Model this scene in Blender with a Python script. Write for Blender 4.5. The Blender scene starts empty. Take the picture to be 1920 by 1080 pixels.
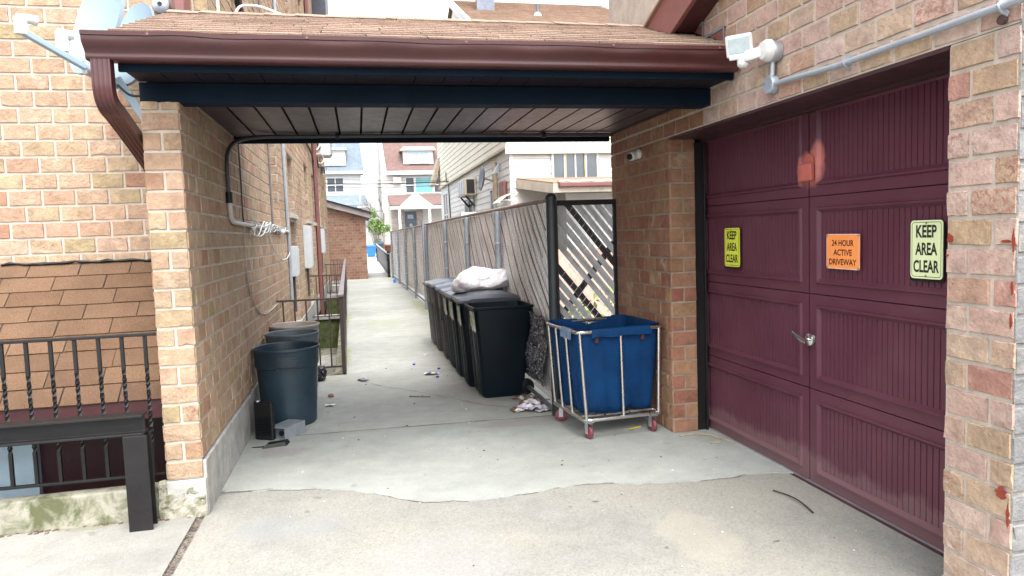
import bpy, bmesh, math, random
from mathutils import Vector, Matrix
R = math.radians
rnd = random.Random(7)
S = bpy.context.scene
COL = S.collection

# ------------------------------------------------------------------ camera, sky, sun, exposure
cam = bpy.data.cameras.new('camera')
camo = bpy.data.objects.new('camera', cam); COL.objects.link(camo)
cam.sensor_width = 36; cam.lens = 1325.16/1920*36; cam.clip_start = .05; cam.clip_end = 1000
pit, yaw, rol = .0757249, .212519, .0341897
fw = Vector((math.sin(yaw)*math.cos(pit), math.cos(yaw)*math.cos(pit), -math.sin(pit)))
rt = Vector((math.cos(yaw), -math.sin(yaw), 0)); dn = fw.cross(rt)
r2 = math.cos(rol)*rt + math.sin(rol)*dn; d2 = -math.sin(rol)*rt + math.cos(rol)*dn
M = Matrix((r2, -d2, -fw)).transposed().to_4x4(); M.translation = Vector((0, 0, 1.55))
camo.matrix_world = M
S.camera = camo
SUN_EL, SUN_AZ = 62, 176          # azimuth clockwise from +Y: behind the camera
W = bpy.data.worlds.new("World"); S.world = W; W.use_nodes = True
wn = W.node_tree; bg = wn.nodes['Background']
sky = wn.nodes.new('ShaderNodeTexSky'); sky.sky_type = 'NISHITA'; sky.sun_disc = False
sky.sun_elevation = R(SUN_EL); sky.sun_rotation = R(SUN_AZ); sky.dust_density = 4; sky.air_density = 1; sky.ozone_density = 1
hs = wn.nodes.new('ShaderNodeHueSaturation'); hs.inputs['Saturation'].default_value = .30
wn.links.new(sky.outputs[0], hs.inputs['Color']); wn.links.new(hs.outputs[0], bg.inputs['Color'])
bg.inputs['Strength'].default_value = .15
sl = bpy.data.lights.new('sun', 'SUN'); sl.energy = .55; sl.angle = R(50); sl.color = (1, .97, .92)
so = bpy.data.objects.new('sun', sl); COL.objects.link(so)
so.rotation_euler = (R(90-SUN_EL), 0, R(180-SUN_AZ))
S.view_settings.view_transform = 'Standard'; S.view_settings.look = 'None'
S.view_settings.exposure = 2.3; S.view_settings.gamma = 1
S.cycles.max_bounces = 8; S.cycles.diffuse_bounces = 5

# ------------------------------------------------------------------ mesh helpers
WL = {}                                            # world origin of every parent

class MB:
    def __init__(s): s.v = []; s.f = []; s.m = []; s.c = []
    def face(s, pts, m=0, c=(.5, .5, .5)):
        n = len(s.v); s.v += [tuple(p) for p in pts]; s.f.append(tuple(range(n, n+len(pts)))); s.m.append(m); s.c.append(c)
    def add(s, verts, faces, m=0, c=(.5, .5, .5)):
        n = len(s.v); s.v += [tuple(p) for p in verts]
        for f in faces: s.f.append(tuple(i+n for i in f)); s.m.append(m); s.c.append(c)
    def box(s, x0, x1, y0, y1, z0, z1, m=0, c=(.5, .5, .5)):
        v = [(x, y, z) for z in (z0, z1) for y in (y0, y1) for x in (x0, x1)]
        s.add(v, [(0, 2, 3, 1), (4, 5, 7, 6), (0, 1, 5, 4), (2, 6, 7, 3), (0, 4, 6, 2), (1, 3, 7, 5)], m, c)
    def hexa(s, a, b, m=0, c=(.5, .5, .5)):        # two 4-gons a (one end) and b (other end)
        s.add(list(a)+list(b), [(3, 2, 1, 0), (4, 5, 6, 7)]+[(i, (i+1) % 4, (i+1) % 4+4, i+4) for i in range(4)], m, c)
    def prism(s, poly, d, m=0, c=(.5, .5, .5)):    # planar polygon pushed along d
        n = len(poly); d = Vector(d); a = [Vector(p) for p in poly]
        s.add(a+[p+d for p in a], [tuple(range(n))[::-1], tuple(range(n, 2*n))]+[(i, (i+1) % n, (i+1) % n+n, i+n) for i in range(n)], m, c)
    def sweep(s, pts, prof, m=0, closed=False, up=None, cap=True, scale=None, c=(.5, .5, .5)):
        P = [Vector(p) for p in pts]; n = len(P); k = len(prof); rings = []; ref = Vector(up) if up else None
        for i in range(n):
            a = P[(i-1) % n] if (closed or i > 0) else P[i]; b = P[(i+1) % n] if (closed or i < n-1) else P[i]
            t = (b-a)
            if t.length < 1e-9: t = Vector((0, 0, 1))
            t.normalize()
            if ref is None or abs(ref.dot(t)) > .98: ref = Vector((0, 0, 1)) if abs(t.z) < .9 else Vector((1, 0, 0))
            u = ref-t*ref.dot(t); u.normalize(); w = t.cross(u)
            if not up: ref = u
            sc = scale[i] if scale else 1
            rings.append([P[i]+u*(q[0]*sc)+w*(q[1]*sc) for q in prof])
        v = [p for r_ in rings for p in r_]; f = []
        for i in range(n if closed else n-1):
            j = (i+1) % n
            for q in range(k): f.append((i*k+q, i*k+(q+1) % k, j*k+(q+1) % k, j*k+q))
        if cap and not closed: f += [tuple(range(k))[::-1], tuple(range((n-1)*k, n*k))]
        s.add(v, f, m, c)
    def tube(s, pts, r, n=8, m=0, closed=False, scale=None, c=(.5, .5, .5)):
        s.sweep(pts, [(r*math.cos(2*math.pi*i/n), r*math.sin(2*math.pi*i/n)) for i in range(n)], m, closed, scale=scale, c=c)
    def lathe(s, prof, cx=0, cy=0, n=40, m=0, axis='z', cz=0):
        k = len(prof); v = []; f = []
        for i in range(n):
            a = 2*math.pi*i/n
            for r, z in prof:
                p = (r*math.cos(a), r*math.sin(a), z)
                if axis == 'x': p = (p[2], p[0], p[1])
                if axis == 'y': p = (p[0], p[2], p[1])
                v.append((p[0]+cx, p[1]+cy, p[2]+cz))
        for i in range(n):
            j = (i+1) % n
            for q in range(k-1): f.append((i*k+q, j*k+q, j*k+q+1, i*k+q+1))
        s.add(v, f, m)

def smooth_path(pts, n=6):                          # Catmull-Rom
    P = [Vector(p) for p in pts]; o = []
    for i in range(len(P)-1):
        a = P[max(i-1, 0)]; b = P[i]; c = P[i+1]; d = P[min(i+2, len(P)-1)]
        for k in range(n):
            t = k/n
            o.append(.5*((2*b)+(c-a)*t+(2*a-5*b+4*c-d)*t*t+(3*b-a-3*c+d)*t**3))
    return o+[P[-1]]

def link(name, o, parent):
    COL.objects.link(o)
    if parent: o.parent = parent
    return o
def build(name, mb, mats, parent=None, bev=0, smooth=False, seg=2, angle=None, col=False, loc=None):
    me = bpy.data.meshes.new(name)
    org = Vector(WL.get(parent.name, (0, 0, 0))) if parent else Vector(loc or (0, 0, 0))
    me.from_pydata([tuple(Vector(p)-org) for p in mb.v], [], mb.f)
    for m_ in (mats if isinstance(mats, (list, tuple)) else [mats]): me.materials.append(m_)
    me.polygons.foreach_set('material_index', mb.m)
    if col:
        ca = me.color_attributes.new('bc', 'FLOAT_COLOR', 'CORNER'); d = []
        for p, c in zip(mb.f, mb.c): d += [c[0], c[1], c[2], 1]*len(p)
        ca.data.foreach_set('color', d)
    if bev or smooth or not col:
        bm = bmesh.new(); bm.from_mesh(me)
        if not col: bmesh.ops.recalc_face_normals(bm, faces=bm.faces)
        if bev:
            bmesh.ops.remove_doubles(bm, verts=bm.verts, dist=1e-5)
            ed = [e for e in bm.edges if e.is_manifold and e.calc_face_angle(0) > .5]
            bmesh.ops.bevel(bm, geom=ed, offset=bev, segments=seg, profile=.5, affect='EDGES', clamp_overlap=True)
        if smooth:
            for f in bm.faces: f.smooth = True
            for e in bm.edges:
                if e.is_manifold and e.calc_face_angle(0) > R(angle or 40): e.smooth = False
        bm.to_mesh(me); bm.free()
    o = bpy.data.objects.new(name, me); link(name, o, parent)
    if not parent and loc: o.location = loc
    WL[o.name] = tuple(org)
    return o
def thing(name, label, cat, loc=(0, 0, 0), group=None):
    o = bpy.data.objects.new(name, None); COL.objects.link(o); o.location = loc; o.empty_display_size = .2
    o['label'] = label; o['category'] = cat
    if group: o['group'] = group
    WL[o.name] = tuple(loc); return o
def tag(o, label, cat, group=None):
    o['label'] = label; o['category'] = cat
    if group: o['group'] = group
    return o
def struct(name, mb, mats, **k):
    o = build(name, mb, mats, **k); o['kind'] = 'structure'; return o
def copy_tree(o, parent=None):
    c = o.copy(); COL.objects.link(c)
    if parent: c.parent = parent
    for ch in list(o.children): copy_tree(ch, c)
    return c

# ------------------------------------------------------------------ materials
def nodes(name):
    m = bpy.data.materials.new(name); m.use_nodes = True
    return m, m.node_tree, m.node_tree.nodes['Principled BSDF']
def nd(t, kind, **k):
    n = t.nodes.new(kind)
    for a, b in k.items(): setattr(n, a, b)
    return n
def setin(n, **k):
    for a, b in k.items(): n.inputs[a.replace('_', ' ')].default_value = b
def noise(t, scale, detail=6, rough=.6, vec=None, dist=0):
    n = nd(t, 'ShaderNodeTexNoise'); setin(n, Scale=scale, Detail=detail, Roughness=rough, Distortion=dist)
    if vec is not None: t.links.new(vec, n.inputs['Vector'])
    return n
def ramp(t, src, stops, const=False):
    r_ = nd(t, 'ShaderNodeValToRGB'); e = r_.color_ramp.elements
    r_.color_ramp.interpolation = 'CONSTANT' if const else 'LINEAR'
    while len(e) < len(stops): e.new(.5)
    for i, (p, c) in enumerate(stops):
        e[i].position = p; e[i].color = tuple(c)+(1,) if len(c) == 3 else c
    t.links.new(src, r_.inputs[0]); return r_
def mixc(t, fac, a, b, mode='MIX'):
    n = nd(t, 'ShaderNodeMix', data_type='RGBA', blend_type=mode)
    for s_, i in ((fac, 0), (a, 6), (b, 7)):
        if hasattr(s_, 'links'): t.links.new(s_, n.inputs[i])
        elif isinstance(s_, (int, float)): n.inputs[i].default_value = s_
        else: n.inputs[i].default_value = tuple(s_)+(1,)
    return n.outputs[2]
def bump(t, b, h, strength, dist=.01, normal=None):
    n = nd(t, 'ShaderNodeBump'); setin(n, Strength=strength, Distance=dist)
    t.links.new(h, n.inputs['Height'])
    if normal: t.links.new(normal, n.inputs['Normal'])
    t.links.new(n.outputs[0], b.inputs['Normal']); return n.outputs[0]
def coord(t, space='Object'):
    return nd(t, 'ShaderNodeTexCoord').outputs[space]
def mat(name, base, rough=.6, var=.25, scale=6, metal=0, bmp=.15, bscale=60, spec=.5, coat=0, var2=None):
    m, t, b = nodes(name); c = coord(t)
    n1 = noise(t, scale, 8, .65, c)
    lo = tuple(x*(1-var) for x in base); hi = tuple(min(1, x*(1+var)) for x in (var2 or base))
    r_ = ramp(t, n1.outputs[0], [(.3, lo), (.7, hi)])
    t.links.new(r_.outputs[0], b.inputs['Base Color'])
    n2 = noise(t, scale*3, 5, .6, c)
    rr = nd(t, 'ShaderNodeMapRange'); setin(rr, To_Min=max(.03, rough-.12), To_Max=min(1, rough+.12)); t.links.new(n2.outputs[0], rr.inputs[0])
    t.links.new(rr.outputs[0], b.inputs['Roughness'])
    b.inputs['Metallic'].default_value = metal; b.inputs['Specular IOR Level'].default_value = spec
    b.inputs['Coat Weight'].default_value = coat
    if bmp:
        n3 = noise(t, bscale, 6, .65, c); bump(t, b, n3.outputs[0], bmp, .01)
    return m

def brick_mat(name, stops, mottle=(.68, 1.18), spot=None, rough=.9):
    m, t, b = nodes(name); c = coord(t)
    at = nd(t, 'ShaderNodeAttribute', attribute_name='bc'); sp = nd(t, 'ShaderNodeSeparateColor'); t.links.new(at.outputs['Color'], sp.inputs[0])
    col = ramp(t, sp.outputs[0], stops).outputs[0]
    # every brick shifts the noise so no two look alike
    va = nd(t, 'ShaderNodeVectorMath', operation='MULTIPLY_ADD'); t.links.new(at.outputs['Color'], va.inputs[0]); va.inputs[1].default_value = (37, 53, 71); t.links.new(c, va.inputs[2])
    n1 = noise(t, 14, 7, .7, va.outputs[0])
    k = nd(t, 'ShaderNodeMapRange'); setin(k, From_Min=.3, From_Max=.7, To_Min=mottle[0], To_Max=mottle[1]); t.links.new(n1.outputs[0], k.inputs[0])
    col = mixc(t, 1.0, col, k.outputs[0], 'MULTIPLY')
    n2 = noise(t, 42, 8, .75, va.outputs[0], .6)
    f = ramp(t, n2.outputs[0], [(.46, (0, 0, 0)), (.66, (1, 1, 1))])
    fm = nd(t, 'ShaderNodeMath', operation='MULTIPLY'); t.links.new(f.outputs[0], fm.inputs[0]); t.links.new(sp.outputs[1], fm.inputs[1])
    col = mixc(t, fm.outputs[0], col, spot or (.20, .10, .06))
    n5 = noise(t, 9, 5, .6, va.outputs[0], .5)
    f5 = ramp(t, n5.outputs[0], [(.52, (0, 0, 0)), (.7, (.7, .7, .7))]); fm5 = nd(t, 'ShaderNodeMath', operation='MULTIPLY'); t.links.new(f5.outputs[0], fm5.inputs[0]); t.links.new(sp.outputs[2], fm5.inputs[1])
    col = mixc(t, fm5.outputs[0], col, (.52, .42, .33))
    n6 = noise(t, .9, 6, .6, c); k6 = nd(t, 'ShaderNodeMapRange'); setin(k6, From_Min=.3, From_Max=.7, To_Min=.74, To_Max=1.1); t.links.new(n6.outputs[0], k6.inputs[0])
    col = mixc(t, 1.0, col, k6.outputs[0], 'MULTIPLY')
    t.links.new(col, b.inputs['Base Color']); b.inputs['Roughness'].default_value = rough; b.inputs['Specular IOR Level'].default_value = .25
    n3 = noise(t, 60, 8, .7, va.outputs[0]); n4 = noise(t, 16, 4, .6, va.outputs[0])
    ad = nd(t, 'ShaderNodeMath', operation='MULTIPLY_ADD'); t.links.new(n4.outputs[0], ad.inputs[0]); ad.inputs[1].default_value = 1.5; t.links.new(n3.outputs[0], ad.inputs[2])
    bump(t, b, ad.outputs[0], .85, .010)
    return m

TAN = [(0, (.41, .275, .185)), (.18, (.43, .31, .21)), (.36, (.40, .25, .175)), (.52, (.40, .305, .195)), (.7, (.43, .30, .215)), (.86, (.34, .27, .155)), (1, (.36, .185, .13))]
PINK = [(0, (.47, .34, .29)), (.22, (.46, .315, .26)), (.42, (.42, .31, .21)), (.62, (.48, .36, .315)), (.84, (.40, .29, .185)), (.97, (.43, .26, .205)), (1, (.36, .18, .14))]
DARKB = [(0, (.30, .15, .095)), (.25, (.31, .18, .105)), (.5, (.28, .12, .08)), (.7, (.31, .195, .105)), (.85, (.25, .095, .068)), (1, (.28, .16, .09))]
RED = [(0, (.27, .15, .105)), (.3, (.30, .185, .13)), (.55, (.25, .115, .085)), (.8, (.29, .195, .14)), (1, (.22, .095, .075))]
B_tan = brick_mat('tan_brick', TAN)
B_pink = brick_mat('pink_brick', PINK, spot=(.26, .12, .09))
B_dark = brick_mat('shade_toned_brick', DARKB)  # garage brick with the canopy shade put into its colour
B_red = brick_mat('red_brick', RED)
MORT = mat('mortar', (.42, .365, .31), .95, .2, 9, bmp=.5, bscale=90)
MORT_D = mat('old_and_shaded_mortar', (.25, .20, .155), .95, .25, 7, bmp=.5, bscale=90)  # aged on shed and chimney; dirt and painted shade under the canopy
BROWN = mat('brown_painted_metal', (.060, .019, .019), .34, .18, 3, bmp=.04, bscale=30)
BROWN2 = mat('brown_trim', (.155, .058, .052), .5, .15, 4, bmp=.06, bscale=30)
NAVY = mat('navy_beam', (.0014, .008, .018), .75, .3, 3, bmp=.1, bscale=20, spec=.15)  # one dark navy tone for beam and fascias
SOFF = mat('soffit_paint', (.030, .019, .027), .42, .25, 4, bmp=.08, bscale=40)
SOFFD = mat('dark_overhang', (.012, .009, .016), .6, .25, 4, bmp=.08, bscale=40, spec=.2)  # darker tone on the front overhang boards only
BLACK = mat('black_metal', (.009, .0085, .009), .5, .35, 6, bmp=.12, bscale=50, spec=.3)
RAIL = mat('brown_black_rail_paint', (.035, .022, .02), .45, .35, 8, bmp=.15, bscale=60)
STEEL = mat('steel_tube', (.62, .59, .55), .30, .12, 8, metal=1, bmp=.05, bscale=120)
GALV = mat('galvanised', (.42, .45, .48), .42, .18, 10, metal=.75, bmp=.08, bscale=80)
CONDUIT = mat('grey_conduit', (.34, .38, .43), .4, .12, 8, metal=.35, bmp=.04)
DCOND = mat('dark_conduit', (.045, .045, .05), .5, .3, 8)
WHITE = mat('white_plastic', (.54, .54, .53), .45, .06, 4, bmp=.03)
WSIDE = mat('white_paint', (.50, .50, .50), .6, .05, 1.5, bmp=.03)
DISH = mat('grey_blue_dish_paint', (.21, .29, .355), .45, .07, 3, bmp=.02)
GLASS = mat('window_glass', (.05, .065, .08), .08, .3, .7, bmp=0, spec=.9)
GLASSB = mat('teal_glass', (.12, .30, .33), .08, .25, .6, bmp=0, spec=.9)  # teal base tone for the wide pane
BINP = mat('black_bin_plastic', (.0022, .006, .0095), .45, .4, 4, bmp=.05, bscale=200, spec=.18)
BINB = mat('brown_black_bin_plastic', (.022, .019, .02), .5, .3, 4, bmp=.05, bscale=200)
BING = mat('grey_bin_plastic', (.075, .075, .08), .5, .2, 4, bmp=.05, bscale=200)
LIDP = mat('sheen_lid_plastic', (.040, .046, .058), .32, .3, 5, bmp=.05, bscale=120)  # grey lightened to carry the sheen on the lids
CANP = mat('slate_can_plastic', (.013, .031, .046), .48, .28, 5, bmp=.06, bscale=150)
CANG = mat('grey_can_plastic', (.07, .09, .105), .5, .25, 5, bmp=.06, bscale=150)
CANT = mat('beige_can_plastic', (.21, .185, .165), .55, .2, 5, bmp=.06, bscale=150)
CLOTH = mat('blue_canvas', (.0018, .029, .095), .7, .3, 5, bmp=.3, bscale=400, spec=.15)
CLOTHL = mat('pale_blue_canvas', (.12, .17, .25), .6, .2, 9, bmp=.2, bscale=300)
REDW = mat('red_rubber', (.16, .035, .045), .5, .2, 9)
PINKW = mat('pink_stucco', (.50, .31, .25), .9, .14, 4, bmp=.3)
CREAM = mat('cream_siding', (.58, .55, .44), .6, .07, 1.2, bmp=.04)
WSID = mat('white_siding', (.54, .535, .51), .6, .07, 1.2, bmp=.04)
BLUEP = mat('blue_bin_plastic', (.01, .12, .62), .5, .12, 4)
LEAF = mat('bright_leaf', (.12, .19, .05), .6, .6, 3, bmp=0)
BARK = mat('bark', (.13, .11, .10), .9, .3, 12, bmp=.5)
SLAT = mat('weathered_white_slat', (.85, .85, .855), .75, .10, 7, bmp=.2, bscale=50)
SLATG = mat('grey_slat', (.44, .45, .45), .7, .3, 6, bmp=.2, bscale=50)
SLATD = mat('dark_slat', (.022, .016, .017), .6, .35, 6, bmp=.15, bscale=50)
RUST = mat('rust', (.17, .065, .045), .85, .35, 30, bmp=.5, bscale=120)
MAROON = mat('maroon_fascia', (.05, .012, .014), .5, .2, 4)
LBLUE = mat('light_blue_paint', (.60, .78, .88), .5, .12, 4)
TERRA = mat('terracotta', (.24, .085, .06), .8, .2, 9)
CONCF = mat('footing_concrete', (.33, .325, .30), .92, .3, 7, bmp=.6, bscale=45)
CARD = mat('litter_paper', (.66, .63, .62), .8, .2, 20, bmp=.2)
REDP = mat('red_print', (.5, .06, .07), .6, .2, 20, bmp=0)
BLUEC = mat('blue_cap_plastic', (.01, .05, .42), .4, .1, 9, bmp=0)

def conc_mat(name, base, aggregate=0, tint=None, moss=None, wet=None, big=.25, ts=.8):
    m, t, b = nodes(name); c = coord(t)
    n1 = noise(t, .55, 8, .62, c); n2 = noise(t, 5, 8, .7, c); n3 = noise(t, 95, 4, .6, c)
    k1 = nd(t, 'ShaderNodeMapRange'); setin(k1, From_Min=.3, From_Max=.7, To_Min=1-big, To_Max=1+big*.7); t.links.new(n1.outputs[0], k1.inputs[0])
    k2 = nd(t, 'ShaderNodeMapRange'); setin(k2, From_Min=.3, From_Max=.7, To_Min=.86, To_Max=1.1); t.links.new(n2.outputs[0], k2.inputs[0])
    col = mixc(t, 1, base, k1.outputs[0], 'MULTIPLY'); col = mixc(t, 1, col, k2.outputs[0], 'MULTIPLY')
    if tint:
        nt = noise(t, ts, 6, .65, c, .6); rt_ = ramp(t, nt.outputs[0], [(.42, (0, 0, 0)), (.62, (1, 1, 1))]); col = mixc(t, rt_.outputs[0], col, tint)
    # dark spots of grime
    ns = noise(t, 7, 3, .5, c, .4); rs = ramp(t, ns.outputs[0], [(.69, (0, 0, 0)), (.76, (.5, .5, .5))]); col = mixc(t, rs.outputs[0], col, tuple(x*.4 for x in base))
    if aggregate:
        vo = nd(t, 'ShaderNodeTexVoronoi'); setin(vo, Scale=110); t.links.new(c, vo.inputs['Vector'])
        rv = ramp(t, vo.outputs['Color'], [(0, (.28, .25, .22)), (.2, (.75, .68, .58)), (.6, (1, .97, .9)), (1, (1.3, 1.25, 1.2))])
        col = mixc(t, aggregate, col, mixc(t, 1, col, rv.outputs[0], 'MULTIPLY'))
        vo2 = nd(t, 'ShaderNodeTexVoronoi'); setin(vo2, Scale=26); t.links.new(c, vo2.inputs['Vector'])
        r2_ = ramp(t, vo2.outputs['Distance'], [(.055, (1, 1, 1)), (.085, (0, 0, 0))]); gt = nd(t, 'ShaderNodeSeparateColor'); t.links.new(vo2.outputs['Color'], gt.inputs[0])
        g2 = ramp(t, gt.outputs[0], [(.62, (0, 0, 0)), (.66, (.75, .75, .75))]); mm = mixc(t, 1, r2_.outputs[0], g2.outputs[0], 'MULTIPLY')
        col = mixc(t, mm, col, (.07, .065, .06))
    xyz = nd(t, 'ShaderNodeSeparateXYZ'); t.links.new(c, xyz.inputs[0])
    def blob(cx, cy, sx, sy, amt, colr):
        nonlocal col
        px = nd(t, 'ShaderNodeVectorMath', operation='SUBTRACT'); t.links.new(c, px.inputs[0]); px.inputs[1].default_value = (cx, cy, 0)
        ps = nd(t, 'ShaderNodeVectorMath', operation='DIVIDE'); t.links.new(px.outputs[0], ps.inputs[0]); ps.inputs[1].default_value = (sx, sy, 1)
        ln = nd(t, 'ShaderNodeVectorMath', operation='LENGTH'); t.links.new(ps.outputs[0], ln.inputs[0])
        nn = noise(t, 3, 6, .65, c); a = nd(t, 'ShaderNodeMath', operation='MULTIPLY_ADD'); t.links.new(nn.outputs[0], a.inputs[0]); a.inputs[1].default_value = 1.1; t.links.new(ln.outputs['Value'], a.inputs[2])
        rr = ramp(t, a.outputs[0], [(.85, (amt,)*3), (1.55, (0, 0, 0))]); col = mixc(t, rr.outputs[0], col, colr)
    for w in (wet or []): blob(*w)
    for w in (moss or []): blob(*w)
    t.links.new(col, b.inputs['Base Color']); b.inputs['Specular IOR Level'].default_value = .35
    kr = nd(t, 'ShaderNodeMapRange'); setin(kr, To_Min=.62, To_Max=.98); t.links.new(n1.outputs[0], kr.inputs[0]); t.links.new(kr.outputs[0], b.inputs['Roughness'])
    ad = nd(t, 'ShaderNodeMath', operation='ADD'); t.links.new(n3.outputs[0], ad.inputs[0]); t.links.new(n2.outputs[0], ad.inputs[1])
    bump(t, b, ad.outputs[0], .35 if aggregate else .2, .006)
    return m
C_FRONT = conc_mat('exposed_aggregate_concrete', (.222, .225, .212), .42, tint=(.235, .232, .208), wet=[(-.45, 3.95, .8, .5, .4, (.20, .205, .21)), (.3, 3.3, .9, .8, .3, (.24, .24, .24)), (1.6, 3.2, .5, .9, .35, (.31, .285, .23)), (1.9, 2.3, .25, .18, .4, (.14, .14, .14))])
C_REAR = conc_mat('grey_concrete', (.285, .30, .28), .12, wet=[(-.6, 5.35, .4, .35, .55, (.2, .19, .18)), (1.3, 5.6, .9, .35, .5, (.22, .2, .185)), (1.9, 4.9, .5, .35, .35, (.25, .25, .25))])
C_PATH = conc_mat('path_concrete', (.32, .33, .305), .1, wet=[(.9, 7.0, .7, .9, .5, (.24, .225, .21)), (.5, 9.5, .5, .7, .35, (.25, .26, .22)), (1.2, 12, .5, 3, .5, (.25, .25, .2))],
                  moss=[(-.28, 9.6, .35, 1.9, .6, (.20, .23, .06)), (-.35, 14, .4, 4, .55, (.20, .23, .07)), (1.3, 16, .35, 5, .45, (.2, .22, .07)), (.4, 13, 1.0, 2, .3, (.26, .29, .17)), (.2, 26, 1.5, 2, .25, (.26, .3, .18))])
C_SIDE = conc_mat('side_pavement_concrete', (.245, .245, .23), .3, moss=[(-1.6, 4.3, .8, .2, .5, (.15, .15, .07))], wet=[(-1.2, 4.25, .4, .15, .6, (.14, .12, .1))])
MOSSC = conc_mat('mossy_concrete', (.27, .26, .21), .2, tint=(.085, .095, .045), ts=7, wet=[(-1.5, -.1, .5, .4, .5, (.3, .29, .26))])
C_FAR = conc_mat('far_concrete', (.5, .5, .49), 0)
DIRT = mat('dirt_and_leaf_litter', (.10, .065, .045), .95, .5, 25, bmp=.8, bscale=70)
GRND = mat('bare_ground', (.17, .155, .135), .95, .25, 2, bmp=.5, bscale=30)

def shingle_mat(name, a, b_, c_, grain=.6):
    m, t, b = nodes(name); c = coord(t)
    at = nd(t, 'ShaderNodeAttribute', attribute_name='bc'); sp = nd(t, 'ShaderNodeSeparateColor'); t.links.new(at.outputs['Color'], sp.inputs[0])
    col = ramp(t, sp.outputs[0], [(0, a), (.5, b_), (1, c_)]).outputs[0]
    n1 = noise(t, 220, 3, .7, c); k = nd(t, 'ShaderNodeMapRange'); setin(k, From_Min=.3, From_Max=.7, To_Min=1-grain, To_Max=1+grain*.7); t.links.new(n1.outputs[0], k.inputs[0])
    col = mixc(t, 1, col, k.outputs[0], 'MULTIPLY')
    n2 = noise(t, 3, 7, .65, c); k2 = nd(t, 'ShaderNodeMapRange'); setin(k2, From_Min=.3, From_Max=.7, To_Min=.78, To_Max=1.12); t.links.new(n2.outputs[0], k2.inputs[0])
    col = mixc(t, 1, col, k2.outputs[0], 'MULTIPLY')
    t.links.new(col, b.inputs['Base Color']); b.inputs['Roughness'].default_value = .95; b.inputs['Specular IOR Level'].default_value = .2
    bump(t, b, n1.outputs[0], .5, .004); return m
SH_TAN = shingle_mat('brown_shingle', (.115, .067, .040), (.145, .088, .054), (.10, .059, .037))
SH_ROOF = shingle_mat('weathered_shingle', (.28, .20, .155), (.32, .235, .185), (.25, .18, .14))
SH_FAR = shingle_mat('far_brown_shingle', (.27, .19, .14), (.31, .22, .165), (.24, .17, .13), .3)
SH_GREY = shingle_mat('blue_grey_shingle', (.15, .185, .22), (.17, .205, .24), (.14, .17, .205), .3)
SH_RED = shingle_mat('red_brown_shingle', (.15, .098, .088), (.17, .112, .10), (.14, .09, .083), .3)
SHUNDER = mat('shingle_gap', (.03, .025, .022), .95, .3, 20, bmp=.2)

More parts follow.
